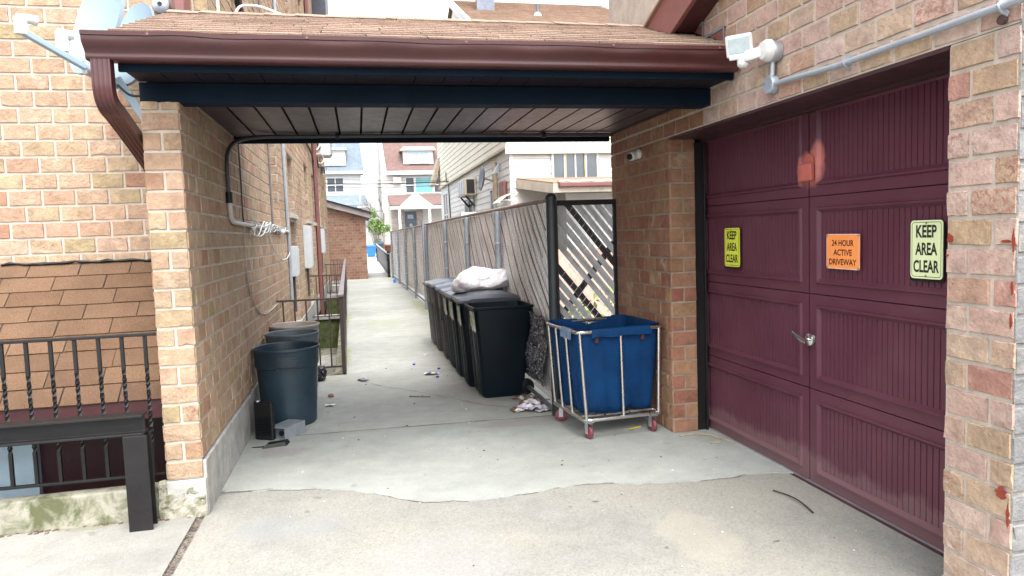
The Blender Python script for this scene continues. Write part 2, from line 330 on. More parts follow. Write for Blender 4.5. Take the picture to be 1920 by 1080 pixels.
# ------------------------------------------------------------------ brick and shingle surfaces
def brick_wall(mb, O, u, n, W, H, off=0, holes=(), keep=None, bl=.205, bh=.109, gap=.0145, dep=.006, seed=1, spotty=.5, jit=.0022, chips=True, backing=True, under=None):
    """O = lower start corner on the mortar plane, u = run direction, n = outward. slot 0 bricks, slot 1 mortar, slot 2 bricks where under(u, v) is true."""
    rg = random.Random(seed); O = Vector(O); u = Vector(u); n = Vector(n); z = Vector((0, 0, 1))
    flip = u.cross(z).dot(n) < 0
    def fc(p, m, c): mb.face(p[::-1] if flip else p, m, c)
    rows = int(math.ceil(H/bh-1e-6))
    for r in range(rows):
        v0, v1 = r*bh+gap/2, min((r+1)*bh-gap/2, H)
        if v1-v0 < .015: continue
        vm = (v0+v1)/2
        s0 = off+(bl/2 if r % 2 else 0); k0 = int(math.floor(-s0/bl))-1
        k = k0
        while True:
            a, b = s0+k*bl+gap/2, s0+(k+1)*bl-gap/2; k += 1
            if a >= W: break
            a, b = max(a, 0), min(b, W)
            if b-a < .012: continue
            parts = [(a, b)]
            for (h0, h1, g0, g1) in holes:
                if g0 < vm < g1:
                    q = []
                    for (x0, x1) in parts:
                        if x1 <= h0 or x0 >= h1: q.append((x0, x1)); continue
                        if x0 < h0: q.append((x0, h0))
                        if x1 > h1: q.append((h1, x1))
                    parts = q
            for (x0, x1) in parts:
                if x1-x0 < .012 or (keep and not keep((x0+x1)/2, vm)): continue
                c = (rg.random(), rg.random()*spotty*(1.6 if rg.random() < .25 else .5), rg.random() if rg.random() < .3 else 0)
                m = 2 if (under and under((x0+x1)/2, vm)) else 0
                j = lambda: rg.uniform(-jit, jit)
                e = .0025; d = dep+rg.uniform(-.0015, .0015)
                bk = [O+u*p+z*q for p, q in ((x0, v0), (x1, v0), (x1, v1), (x0, v1))]
                xm, vm2 = (x0+x1)/2, (v0+v1)/2; q8 = [(x0+e, v0+e), (x0*.66+x1*.34, v0+e), (x0*.33+x1*.67, v0+e), (x1-e, v0+e), (x1-e, vm2), (x1-e, v1-e), (x0*.33+x1*.67, v1-e), (x0*.66+x1*.34, v1-e), (x0+e, v1-e), (x0+e, vm2)]
                ch = rg.randrange(60) if chips else 99
                fr = [O+u*(p+j()+(.014*(1 if p < xm else -1) if ch == qi else 0))+z*(q+j()+(.012*(1 if q < vm2 else -1) if ch == qi else 0))+n*(d+j()*.6) for qi, (p, q) in enumerate(q8)]
                b8 = [O+u*(p-e*(1 if p < xm else -1)*(abs(p-xm) > .4*(x1-x0)))+z*(q-e*(1 if q < vm2 else -1)*(q != vm2)) for p, q in q8]
                fc(fr, m, c)
                for i in range(10): fc([b8[i], b8[(i+1) % 10], fr[(i+1) % 10], fr[i]], m, c)
    if backing:
        us = sorted({0, W}|{x for h in holes for x in h[:2] if 0 < x < W}); vs = sorted({0, H}|{x for h in holes for x in h[2:] if 0 < x < H})
        for i in range(len(us)-1):
            for j_ in range(len(vs)-1):
                a, b, c_, d_ = us[i], us[i+1], vs[j_], vs[j_+1]; um, vm = (a+b)/2, (c_+d_)/2
                if any(h[0] < um < h[1] and h[2] < vm < h[3] for h in holes): continue
                if keep:
                    nx = max(1, int((b-a)/.1)); 
                    for q in range(nx):
                        aa, bb = a+(b-a)*q/nx, a+(b-a)*(q+1)/nx
                        top = d_
                        while top > c_ and not keep((aa+bb)/2, top): top -= .02
                        if top > c_: fc([O+u*p+z*w for p, w in ((aa, c_), (bb, c_), (bb, top), (aa, top))], 1, (.5, .5, .5))
                else: fc([O+u*p+z*w for p, w in ((a, c_), (b, c_), (b, d_), (a, d_))], 1, (.5, .5, .5))

def shingles(mb, O, u, v, W, L, exp=.127, tab=.31, thick=.007, seed=1, keep=None, rough=1.):
    """O lower left corner, u along the eave, v up the slope; slot 0 shingle, slot 1 dark gap"""
    rg = random.Random(seed); O = Vector(O); u = Vector(u).normalized(); v = Vector(v).normalized(); n = u.cross(v)
    if n.z < 0: n = -n
    rows = int(math.ceil(L/exp))
    mb.face([O, O+u*W, O+u*W+v*L, O+v*L], 1)
    for r in range(rows):
        a, b = r*exp, min((r+1)*exp+.02, L)
        s = -rg.random()*tab-(tab/2 if r % 2 else 0)
        tone = rg.random()
        while s < W:
            x0, x1 = max(s, 0)+.002, min(s+tab, W)-.002; s += tab
            if x1-x0 < .01 or (keep and not keep((x0+x1)/2, a)): continue
            g = rg.random() < .45
            lift = thick+rg.uniform(0, .002)*rough; wv = rg.uniform(-.003, .003)*rough
            c = (min(1, max(0, tone*.4+rg.random()*.6)), rg.random(), 0)
            xl = x0+(.003 if g else 0); xr = x1-(.003 if g else 0)
            p = [O+u*xl+v*(a+wv)+n*(lift+.003), O+u*xr+v*(a+wv)+n*(lift+.003), O+u*xr+v*b+n*.002, O+u*xl+v*b+n*.002]
            mb.add(p+[O+u*xl+v*(a+wv)+n*.0005, O+u*xr+v*(a+wv)+n*.0005], [(0, 1, 2, 3), (4, 5, 1, 0), (4, 0, 3), (5, 2, 1)], 0, c)

# ------------------------------------------------------------------ ground, driveway, path
EDGE = lambda y: -.196-(y-8.25)*.0133                # left edge of the alley
FEN = lambda y: 1.585-(y-5.75)*.0108                 # foot of the chain link fence
g = MB()
xs = [-200, -5, -1.13, -.945, -.2, 200]; ys = [-200, 4.36, 5.36, 8.3, 24.6, 300]
for i in range(5):
    for j in range(5):
        if (i in (1,) and j == 1) or (i == 3 and j == 3): continue
        g.face([(xs[i], ys[j], -.012), (xs[i+1], ys[j], -.012), (xs[i+1], ys[j+1], -.012), (xs[i], ys[j+1], -.012)])
struct('ground', g, GRND)
seam = [(-.93, 4.66), (-.8, 4.60), (-.44, 4.52), (-.2, 4.44), (.02, 4.30), (.26, 4.10), (.47, 4.03), (.7, 4.0), (.95, 4.02), (1.31, 4.07), (1.55, 3.99), (1.78, 3.94), (2.1, 3.9), (2.35, 3.92), (2.62, 3.85)]
seam = [tuple(p)[:2] for p in smooth_path([(a, b, 0) for a, b in seam], 5)]
seam = [(a, b+.008*math.sin(a*31)+.006*math.sin(a*53+1)+rnd.uniform(-.004, .004)) for a, b in seam]
g = MB()
for (a, b), (c, d) in zip(seam[:-1], seam[1:]):
    g.face([(a, -6, 0), (c, -6, 0), (c, d, 0), (a, b, 0)])
struct('driveway', g, C_FRONT)
g = MB()
for (a, b), (c, d) in zip(seam[:-1], seam[1:]):
    g.face([(a, b, .004), (c, d, .004), (c, 5.79+(c+.4)*-.045, .004), (a, 5.79+(a+.4)*-.045, .004)])
    g.face([(a, b, -.005), (c, d, -.005), (c, d, .004), (a, b, .004)])
struct('driveway_rear', g, C_REAR)
SEAMP = seam
g = MB()
yl = [5.82, 8.3]
g.face([(-.93, 5.825, .002), (1.7, 5.705, .002), (1.7, 8.3, .002), (-.93, 8.3, .002)])
cuts = [8.306, 11.2, 11.206, 14.6, 14.606, 18, 18.006, 22, 22.006, 26, 26.006, 29.5, 29.506, 33]
for a, b in zip(cuts[::2], cuts[1::2]):
    g.face([(EDGE(a), a, .002), (1.7, a, .002), (1.6, b, .002), (EDGE(b), b, .002)])
struct('path', g, C_PATH)
g = MB(); g.face([(-4.5, 33.0, .0), (6, 33.0, .0), (6, 50, .62), (-4.5, 50, .62)]); g.face([(-40, 50, .62), (40, 50, .62), (40, 110, 1.2), (-40, 110, 1.2)])
struct('far_pavement', g, C_FAR)
g = MB()
g.face([(-8, -6, .006), (-.975, -6, .006), (-.975, 4.26, .006), (-8, 4.26, .006)])
g.face([(-.975, -6, -.01), (-.975, -6, .006), (-.975, 4.26, .006), (-.975, 4.26, -.01)][::-1])
struct('side_pavement', g, C_SIDE)
g = MB()
rg = random.Random(3)
for i in range(420):                                  # leaf litter in the joint
    y = rg.uniform(1.5, 4.25); x = -.953+rg.uniform(-.02, .02); s = rg.uniform(.004, .011); a = rg.random()*6
    g.face([(x+s*math.cos(a+k*1.57)*(.6 if k % 2 else 1), y+s*math.sin(a+k*1.57), .002+rg.random()*.008) for k in range(4)])
o = build('leaf_litter', g, DIRT); o['kind'] = 'stuff'
tag(o, 'brown leaf litter packed in the joint between driveway and side pavement', 'leaf litter')
def crack(pts, w, name='crack'):
    g = MB(); P = smooth_path(pts, 6)
    rg = random.Random(len(P)); P = [Vector((p.x+rg.uniform(-.004, .004), p.y+rg.uniform(-.006, .006), p.z)) for p in P]
    for a, b in zip(P[:-1], P[1:]):
        t = (b-a); nn = Vector((-t.y, t.x, 0)).normalized()*w*rg.uniform(.4, 1)
        g.face([a-nn, b-nn, b+nn, a+nn])
    return struct(name, g, SHUNDER)
crack([(-.02, 7.83, .004), (.2, 7.45, .004), (.5, 7.1, .004), (.85, 6.6, .004), (1.05, 6.3, .004), (1.3, 6.1, .004)], .004)
for i0, i1 in ((2, 16), (20, 33), (36, 52), (58, 66)): crack([(a, b-.004, .003) for a, b in SEAMP[i0:i1:2]], .0035, 'seam_crack')
crack([(-.93, 4.60, .005), (-.75, 4.585, .005), (-.6, 4.57, .005)], .004)
crack([(.9, 5.55, .006), (1.5, 5.45, .006)], .0015)
crack([(-.93, 5.82, .006), (-.3, 5.79, .006), (.4, 5.765, .006), (1.1, 5.73, .006), (1.65, 5.705, .006)], .006)
# ------------------------------------------------------------------ left brick building
bld = thing('brick_building', 'tan brick apartment building along the left side of the alley', 'building', (-.93, 5.35, 0))
wins = [(8.4, 9.3, 1.75, 3.6), (10.6, 11.6, 2.0, 2.86), (10.6, 11.6, -.3, 1.85), (14, 15.1, 1.95, 3.1), (16.3, 17.4, 1.95, 3.1), (18.6, 19.6, 1.95, 3.1), (14, 15.1, -.4, 1.2), (21.3, 22.3, 2, 3.2),
        (8.4, 9.3, 5.0, 6.6), (11.8, 12.7, 5.0, 6.6), (15, 16, 5.0, 6.6)]
q = .109
wins = [(a, b, round(c/q)*q, round(d/q)*q) for a, b, c, d in wins]
w_ = MB()
brick_wall(w_, (-.931, 4.26, .327-.109*.0), (0, 1, 0), (1, 0, 0), 20.0, 9.2, off=.103, holes=[(a-4.26, b-4.26, c-.327, d-.327) for a, b, c, d in wins if d > .33], seed=2, keep=lambda a, v: a > 1.1 or v < 2.1)
brick_wall(w_, (-6, 5.35, -.55), (1, 0, 0), (0, -1, 0), 5.07, 9.7, off=.05, seed=4)
brick_wall(w_, (-1.12, 4.266, .327-.109), (1, 0, 0), (0, -1, 0), .190, 2.13, off=-.0065, seed=5, spotty=.7, dep=.007)
brick_wall(w_, (-1.12, 4.266, .327-.109), (0, 1, 0), (-1, 0, 0), 1.08, 2.13, off=.1, seed=6)
w_.box(-1.11, -.94, 4.28, 5.34, .1, 2.34, 1)
brick_wall(w_, (-.931, 24.26, 0), (-1, 0, 0), (0, 1, 0), 5, 9.5, seed=8)
for a, b, c, d in wins:                               # brick jambs of every recess, facing the alley mouth
    brick_wall(w_, (-1.06, b-.001, max(c, -.3)), (1, 0, 0), (0, -1, 0), .128, d-max(c, -.3), off=.02, bl=.205, seed=int(b*9), spotty=.3)
    w_.box(-1.06, -.94, a, b, d-.003, d+.02, 1)
build('wall', w_, [B_tan, MORT, B_dark], bld, col=True)
f_ = MB(); f_.box(-1.115, -.912, 4.274, 24.2, -.05, .318); f_.box(-1.125, -.915, 4.25, 4.30, -.05, .215)
build('footing', f_, CONCF, bld, bev=.006)
# ragged concrete toe below the pier
f_ = MB(); nu, nv = 26, 14
from mathutils import noise as mn
v = []
for j in range(nv+1):
    for i in range(nu+1):
        x = -1.17+.25*i/nu; z = .215*j/nv; e = .012*mn.noise(Vector((x*22, z*22, 0)))+.008*mn.noise(Vector((x*60, z*60, 3)))
        v.append((x, 4.262-.028*(1-j/nv)-e-(.0 if j < nv else -.03), z+(.014*mn.noise(Vector((x*30, 7, 0))) if j >= nv-1 else 0)))
f_.add(v, [(j*(nu+1)+i, j*(nu+1)+i+1, (j+1)*(nu+1)+i+1, (j+1)*(nu+1)+i) for j in range(nv) for i in range(nu)])
build('footing_rubble', f_, MOSSC, bld)
c_ = MB(); c_.box(-6, -1.07, 5.5, 24.1, -1.3, 9.1); c_.box(-1.05, -.95, 4.4, 5.5, 2.2, 2.4)  # unseen dark core, added to stop light and back the window recesses
build('unseen_interior', c_, MAROON, bld)
for a, b, c, d in wins:
    f = MB(); x = -1.045
    for y0, y1, z0, z1 in ((a, b, c, c+.05), (a, b, d-.05, d), (a, a+.05, c+.05, d-.05), (b-.05, b, c+.05, d-.05), (a+.05, b-.05, (c+d)/2-.02, (c+d)/2+.02)): f.box(x-.03, x+.02, y0, y1, z0, z1)
    wf = build('window', f, WHITE, bld)
    p = MB(); p.box(x-.02, x-.012, a+.05, b-.05, c+.05, d-.05); build('pane', p, GLASS, wf)
    if c > 1: s = MB(); s.box(-1.05, -.885, a-.04, b+.04, c-.07, c-.002); build('sill', s, CONCF, wf, bev=.006)
e_ = MB(); e_.box(-1.0, -.55, 21, 24.3, 7.6, 9.4); build('bay_panel', e_, mat('dark_slate_panel', (.035, .035, .05), .5), bld)
e_ = MB(); e_.box(-6.1, -.7, 5.2, 24.5, 9.2, 9.5); build('cornice', e_, BROWN2, bld)

# sunken stair and curb in front of the left wall
a_ = thing('basement_stairwell', 'sunken basement entrance with mossy curb and pale blue door at far left', 'stairwell', (-1.8, 4.8, 0))
c_ = MB(); c_.hexa([(-6, 4.27, -.02), (-1.12, 4.27, -.02), (-1.12, 4.40, -.02), (-6, 4.40, -.02)], [(-6, 4.285, .15), (-1.12, 4.285, .185), (-1.12, 4.385, .185), (-6, 4.385, .15)])
c_.box(-6, -1.12, 4.37, 4.40, -1.6, -.02)
build('curb', c_, MOSSC, a_, bev=.012)
c_ = MB(); c_.box(-6, -1.12, 4.38, 5.4, -1.62, -1.6); c_.box(-1.14, -1.125, 4.4, 5.35, -1.6, .2); build('pit_lining', c_, MAROON, a_)
c_ = MB(); c_.box(-2.75, -2.19, 5.27, 5.33, -.115, .5); c_.box(-6, -1.13, 5.322, 5.345, -1.6, .7, 1); build('door', c_, [LBLUE, MAROON], a_)
# lean-to shingle roof over that stair
l_ = thing('lean_to_roof', 'small brown shingle lean to roof over the basement stair at left', 'roof', (-1.8, 5.0, .65))
s_ = MB(); shingles(s_, (-6, 4.50, .645), (1, 0, 0), (0, .85, .815), 4.875, 1.178, exp=.131, tab=.315, seed=11, rough=1.6)
build('shingles', s_, [SH_TAN, SHUNDER], l_, col=True)
s_ = MB(); s_.box(-6, -1.125, 4.505, 4.54, .53, .642); s_.box(-6, -1.125, 4.54, 5.33, .52, .55); build('fascia', s_, MAROON, l_, bev=.004)
s_ = MB(); rg = random.Random(9); pr_ = [(-2.33+i*.05, 5.336-.012*rg.random(), 1.462+.004*math.sin(i)+rg.uniform(-.006, .006)) for i in range(25)]; s_.sweep(pr_, [(.012, 0), (0, .012), (-.012, 0), (0, -.012)], scale=[rg.uniform(.5, 1.2) for _ in pr_]); build('tar_line', s_, BLACK, l_)

# railing along that stair and the heavy steel barrier before it
r_ = thing('metal_railing', 'black railing with twisted bars above the mossy curb at far left', 'railing', (-1.8, 4.35, .17))
m_ = MB(); m_.box(-6, -1.12, 4.335, 4.365, 1.045, 1.062); build('top_rail', m_, BLACK, r_, bev=.003)
m_ = MB(); m_.box(-6, -1.12, 4.338, 4.362, .232, .248); build('bottom_rail', m_, BLACK, r_, bev=.003)
x = -1.21
while x > -2.6:
    m_ = MB(); n = 26; m_.sweep([(x, 4.35, .245+i*.80/n) for i in range(n+1)], [(.009, .009), (-.009, .009), (-.009, -.009), (.009, -.009)])
    # twist the middle
    for i, p in enumerate(m_.v):
        k = i//4; a = max(0, min(1, (k-6)/14))*math.pi*5; dx, dy = p[0]-x, p[1]-4.35
        m_.v[i] = (x+dx*math.cos(a)-dy*math.sin(a), 4.35+dx*math.sin(a)+dy*math.cos(a), p[2])
    build('baluster', m_, BLACK, r_); x -= .121
b_ = thing('guard_rail', 'heavy black steel beam barrier on one short post at lower left', 'barrier', (-1.23, 4.15, 0))
m_ = MB(); prof = [(4.10, .645), (4.205, .645), (4.205, .632), (4.16, .632), (4.16, .548), (4.205, .548), (4.205, .535), (4.10, .535), (4.10, .548), (4.145, .548), (4.145, .632), (4.10, .632)]
m_.prism([(-6, y, z) for y, z in prof], (4.815, 0, 0)); build('beam', m_, BLACK, b_, bev=.002)
m_ = MB(); prof = [(-1.285, 4.10), (-1.17, 4.10), (-1.17, 4.112), (-1.222, 4.112), (-1.222, 4.188), (-1.17, 4.188), (-1.17, 4.2), (-1.285, 4.2), (-1.285, 4.188), (-1.234, 4.188), (-1.234, 4.112), (-1.285, 4.112)]
m_.prism([(x, y, 0) for x, y in prof], (0, 0, .534)); m_.box(-1.288, -1.168, 4.099, 4.108, .0, .532); build('post', m_, BLACK, b_, bev=.002)
# pebbles and moss at the foot of the curb
m_ = MB(); rg = random.Random(4)
for i in range(90):
    x, y, s = rg.uniform(-2.4, -1.0), 4.27-abs(rg.gauss(0, .025)), rg.uniform(.004, .015)
    m_.hexa([(x-s, y-s, .004), (x+s, y-s*.6, .004), (x+s*.8, y+s, .004), (x-s, y+s*.7, .004)], [(x-s*.5, y-s*.5, s), (x+s*.6, y-s*.4, s*.8), (x+s*.4, y+s*.5, s*.9), (x-s*.5, y+s*.4, s*.7)])
o = build('grit', m_, DIRT); o['kind'] = 'stuff'; tag(o, 'loose grit and debris along the foot of the mossy curb', 'grit')

# ------------------------------------------------------------------ canopy across the alley
cn = thing('entrance_canopy', 'brown shingled canopy roof spanning the driveway between the two brick buildings', 'canopy', (.6, 5, 2.34))
XL, XR = -1.13, 2.262; sv = Vector((0, 1.28, .478))
s_ = MB(); shingles(s_, (XL, 3.835, 2.598), (1, 0, 0), sv, XR-XL, sv.length, exp=.125, tab=.32, seed=21, rough=1.3)
shingles(s_, (XL, 6.395, 2.598), (1, 0, 0), (0, -1.28, .478), XR-XL, sv.length, exp=.125, tab=.32, seed=22)
x = XL                                                # ridge caps
while x < XR: 
    e = min(x+.25, XR); h = random.Random(int(x*100)).uniform(0, .006); s_.add([(x, 5.0, 3.045+h), (e, 5.0, 3.041), (e, 5.115, 3.089), (x, 5.115, 3.093+h), (e, 5.23, 3.041), (x, 5.23, 3.045+h)], [(0, 1, 2, 3), (3, 2, 4, 5), (0, 3, 5)], 0, (rnd.random(), .5, .5)); x += .2
build('shingle_roof', s_, [SH_ROOF, SHUNDER], cn, col=True)
s_ = MB()
s_.hexa([(XL+.015, 3.85, 2.57), (XL+.015, 5.115, 3.045), (XL+.015, 5.115, 3.07), (XL+.015, 3.85, 2.594)], [(XR, 3.85, 2.57), (XR, 5.115, 3.045), (XR, 5.115, 3.07), (XR, 3.85, 2.594)])
s_.hexa([(XL+.015, 6.38, 2.57), (XL+.015, 5.117, 3.045), (XL+.015, 5.117, 3.07), (XL+.015, 6.38, 2.594)], [(XR, 6.38, 2.57), (XR, 5.117, 3.045), (XR, 5.117, 3.07), (XR, 6.38, 2.594)])
s_.prism([(-1.10, 3.96, 2.52), (-1.10, 6.26, 2.52), (-1.10, 5.115, 3.03)], (.03, 0, 0)); build('roof_deck', s_, BROWN2, cn)
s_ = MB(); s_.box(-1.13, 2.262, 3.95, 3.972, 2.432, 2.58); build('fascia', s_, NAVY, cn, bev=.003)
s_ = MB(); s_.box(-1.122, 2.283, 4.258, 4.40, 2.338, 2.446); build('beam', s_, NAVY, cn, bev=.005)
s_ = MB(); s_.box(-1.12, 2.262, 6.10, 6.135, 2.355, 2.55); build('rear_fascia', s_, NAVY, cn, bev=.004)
s_ = MB(); pz_ = .165; k = 0; x = -.92
while x < 2.26:
    s_.box(x+.008, min(x+pz_-.008, 2.262), 4.402, 6.098, 2.402, 2.414); x += pz_
x = -1.12
while x < 2.26:
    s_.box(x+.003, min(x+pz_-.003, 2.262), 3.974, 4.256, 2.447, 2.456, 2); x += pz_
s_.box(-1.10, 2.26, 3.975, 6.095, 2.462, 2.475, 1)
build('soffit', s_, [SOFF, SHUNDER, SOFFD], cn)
gp = [(3.948, 2.588), (3.948, 2.470), (3.885, 2.470), (3.872, 2.476), (3.868, 2.488), (3.872, 2.497), (3.865, 2.512), (3.848, 2.528), (3.832, 2.543), (3.826, 2.558), (3.826, 2.572), (3.818, 2.574), (3.816, 2.592), (3.822, 2.596), (3.838, 2.594), (3.838, 2.57)]
s_ = MB(); n = 60; rg = random.Random(12)
s_v = []
for i in range(n+1):
    x = -1.25+i*(2.252+1.25)/n
    dy = .004*math.sin(i*.7)+rg.uniform(-.0012, .0012); dz = .003*math.sin(i*.33+1)+(.007 if 5 < i < 11 else 0)*math.sin((i-5)*.55)
    s_v.append([(x, y+dy*(1 if z > 2.55 and y < 3.9 else .3), z+(dz if z > 2.565 and y < 3.9 else 0)) for y, z in gp])
k = len(gp); f = []
for i in range(n):
    for q_ in range(k): f.append((i*k+q_, i*k+(q_+1) % k, (i+1)*k+(q_+1) % k, (i+1)*k+q_))
s_.add([p for r__ in s_v for p in r__], f+[tuple(range(k)), tuple(range(n*k, n*k+k))[::-1]])
gu = build('gutter', s_, BROWN, cn, smooth=True, angle=50)
s_ = MB()
for x in (-.95, -.2, .62, 1.45, 2.1): s_.lathe([(0, -.004), (.007, -.003), (.007, 0), (0, 0)], x, 3.817, 8, axis='y', cz=2.583)
build('screw', s_, BROWN2, gu)
def rrect(w, h, r=.008, ribs=0):
    p = []
    for cx, cy, a0 in ((w/2-r, h/2-r, 0), (-w/2+r, h/2-r, 90), (-w/2+r, -h/2+r, 180), (w/2-r, -h/2+r, 270)):
        p += [(cx+r*math.cos(R(a0+k*45)), cy+r*math.sin(R(a0+k*45))) for k in range(3)]
    return p
def corrug(w, h):
    p = []
    for i in range(13): p.append((w/2-w*i/12, h/2-(.004 if i % 3 == 2 else 0)))
    for i in range(7): p.append((-w/2, h/2-.004-(h-.008)*i/6))
    for i in range(13): p.append((-w/2+w*i/12, -h/2+(.004 if i % 3 == 2 else 0)))
    for i in range(7): p.append((w/2, -h/2+.004+(h-.008)*i/6))
    return p
s_ = MB(); path = smooth_path([(-1.186, 3.905, 2.475), (-1.186, 3.905, 2.39), (-1.186, 3.907, 2.335), (-1.184, 3.925, 2.285), (-1.182, 3.975, 2.253), (-1.18, 4.05, 2.232), (-1.175, 4.35, 2.128), (-1.17, 5.1, 1.865), (-1.168, 5.24, 1.81), (-1.168, 5.27, 1.72), (-1.168, 5.27, .2)], 5)
s_.sweep(path, corrug(.088, .066), up=(1, 0, 0)); build('downspout', s_, BROWN, cn, smooth=True, angle=25)

# ------------------------------------------------------------------ garage on the right
ga = thing('brick_garage', 'pinkish brick garage with wide maroon overhead door on the right', 'garage', (2.27, 4, 0))
GX = 2.276
w_ = MB()
rake = lambda u_: 2.93+(4.62-(6.1-u_))*.37          # u runs towards the camera from Y=6.1
sw_ = MB()
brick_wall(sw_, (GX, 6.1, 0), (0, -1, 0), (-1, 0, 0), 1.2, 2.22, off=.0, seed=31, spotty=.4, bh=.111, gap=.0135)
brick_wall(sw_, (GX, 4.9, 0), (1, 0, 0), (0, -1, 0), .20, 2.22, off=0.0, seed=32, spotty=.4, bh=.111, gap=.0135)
build('sheltered_wall', sw_, [B_dark, MORT_D, B_dark], ga, col=True)  # brick and mortar colours carry the shade under the canopy
# wall over the opening: lintel course and upwards
brick_wall(w_, (GX, 6.1, 2.222), (0, -1, 0), (-1, 0, 0), 4.04, 2.1, off=.05, bl=.212, seed=33, spotty=.9, gap=.0165, keep=lambda a, v: v+2.222 < (2.40 if a < 1.2 else 5), under=lambda a, v: a < 1.75+.12*math.sin(v*40) and v < .35)  # dark slot paints canopy shade onto the far bricks
# right pillar: face to the alley and front face
brick_wall(w_, (GX, 2.365, 0), (0, -1, 0), (-1, 0, 0), .305, 2.213, off=.102-.205, seed=34, spotty=1.0, bh=.111, gap=.0165, dep=.008, jit=.003)
w_.box(GX+.002, GX+.20, 4.903, 6.1, .0, 2.22, 1); w_.box(GX+.20, GX+.30, 5.02, 6.1, .0, 2.22, 1); w_.box(GX+.002, GX+.34, 2.068, 2.363, 0, 2.22, 1)
w_.box(GX+.002, GX+.3, 2.068, 6.09, 2.225, 4.3, 1)
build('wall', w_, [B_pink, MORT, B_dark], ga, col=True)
w_ = MB(); brick_wall(w_, (GX-.004, 2.066, 0), (1, 0, 0), (0, -1, 0), 2.5, 4.0, off=.1, bh=.109, seed=36, spotty=0)
GREYB = brick_mat('grey_painted_brick', [(0, (.19, .19, .185)), (1, (.22, .22, .215))], mottle=(.7, 1.1), spot=(.2, .2, .19))
build('front_wall', w_, [GREYB, GREYB], ga, col=True)
rg = random.Random(66); STAIN = mat('red_paint_splash', (.20, .028, .014), .6, .3, 30, bmp=.3)
for yy, zz, a_, b_ in ((2.345, 1.478, .016, .022), (2.102, .540, .026, .028), (2.07, 1.46, .007, .05), (2.072, 1.30, .006, .03), (2.10, 1.465, .022, .006), (2.074, 1.18, .006, .03), (2.072, .46, .007, .05), (2.358, 1.41, .008, .005)):
    m_ = MB(); n = 18; m_.prism([(GX-.0105, yy+a_*math.cos(R(i*20))*rg.uniform(.55, 1.15), zz+b_*math.sin(R(i*20))*rg.uniform(.55, 1.15)) for i in range(n)], (.003, 0, 0)); build('paint_stain', m_, STAIN, ga)
w_ = MB(); w_.box(GX, GX+.34, 2.37, 4.9, 2.205, 2.2205); w_.box(GX+.27, GX+.36, 2.3, 5.08, 2.19, 2.35)
build('lintel', w_, mat('dark_maroon_soffit', (.045, .018, .022), .5), ga)
w_ = MB(); w_.box(GX+.201, GX+.285, 4.915, 5.03, 0, 2.19); w_.box(GX+.272, GX+.287, 4.89, 4.915, 0, 2.19); build('door_jamb', w_, BLACK, ga, bev=.004)
w_ = MB(); w_.box(GX+.29, 6, 2.2, 6.08, -.01, .002); w_.box(GX+.6, GX+.62, 2.2, 6.0, 0, 3); build('unseen_interior', w_, MAROON, ga)
# rake board, roof and stepped flashing
w_ = MB(); sl_ = .37
up_ = lambda y: 2.986+(4.847-y)*.352
lw_ = lambda y: 2.837+(4.455-y)*.352
rk = lambda y, dz=0: up_(y)+dz
w_.prism([(2.09, 4.847, up_(4.847)), (2.09, 4.455, lw_(4.455)), (2.09, 1.6, lw_(1.6)), (2.09, 1.6, up_(1.6))], (.03, 0, 0))
build('rake_board', w_, BROWN2, ga, bev=.003)
w_ = MB(); w_.hexa([(2.121, 4.44, lw_(4.44)+.006), (2.268, 4.44, lw_(4.44)+.006), (2.268, 4.44, lw_(4.44)+.02), (2.121, 4.44, lw_(4.44)+.02)], [(2.121, 1.6, lw_(1.6)+.006), (2.268, 1.6, lw_(1.6)+.006), (2.268, 1.6, lw_(1.6)+.02), (2.121, 1.6, lw_(1.6)+.02)])
build('rake_soffit', w_, MAROON, ga)
w_ = MB(); w_.hexa([(2.07, 4.847, rk(4.847, .003)), (6, 4.847, rk(4.847, .003)), (6, 4.847, rk(4.847, .02)), (2.07, 4.847, rk(4.847, .02))], [(2.07, 1.6, rk(1.6, .003)), (6, 1.6, rk(1.6, .003)), (6, 1.6, rk(1.6, .02)), (2.07, 1.6, rk(1.6, .02))]); build('roof', w_, SH_FAR, ga)
w_ = MB(); rf = lambda y: 2.60+(y-3.835)*.373
st = [(3.95, rf(3.95)), (3.95, 2.684), (4.06, 2.684), (4.06, 2.776), (4.33, 2.776), (4.33, 2.876), (4.573, 2.876), (4.573, 2.97), (4.75, 2.97), (4.75, rf(4.75))]
w_.prism([(GX-.014, y, z) for y, z in st], (.012, 0, 0)); build('flashing', w_, BROWN2, ga, bev=.002)
w_ = MB(); w_.sweep([(GX-.016, y, z) for y, z in st[1:-1]], [(.009, .003), (-.009, .003), (-.009, -.003), (.009, -.003)]); build('flashing_sealant', w_, mat('grey_sealant', (.16, .17, .19), .8), ga)
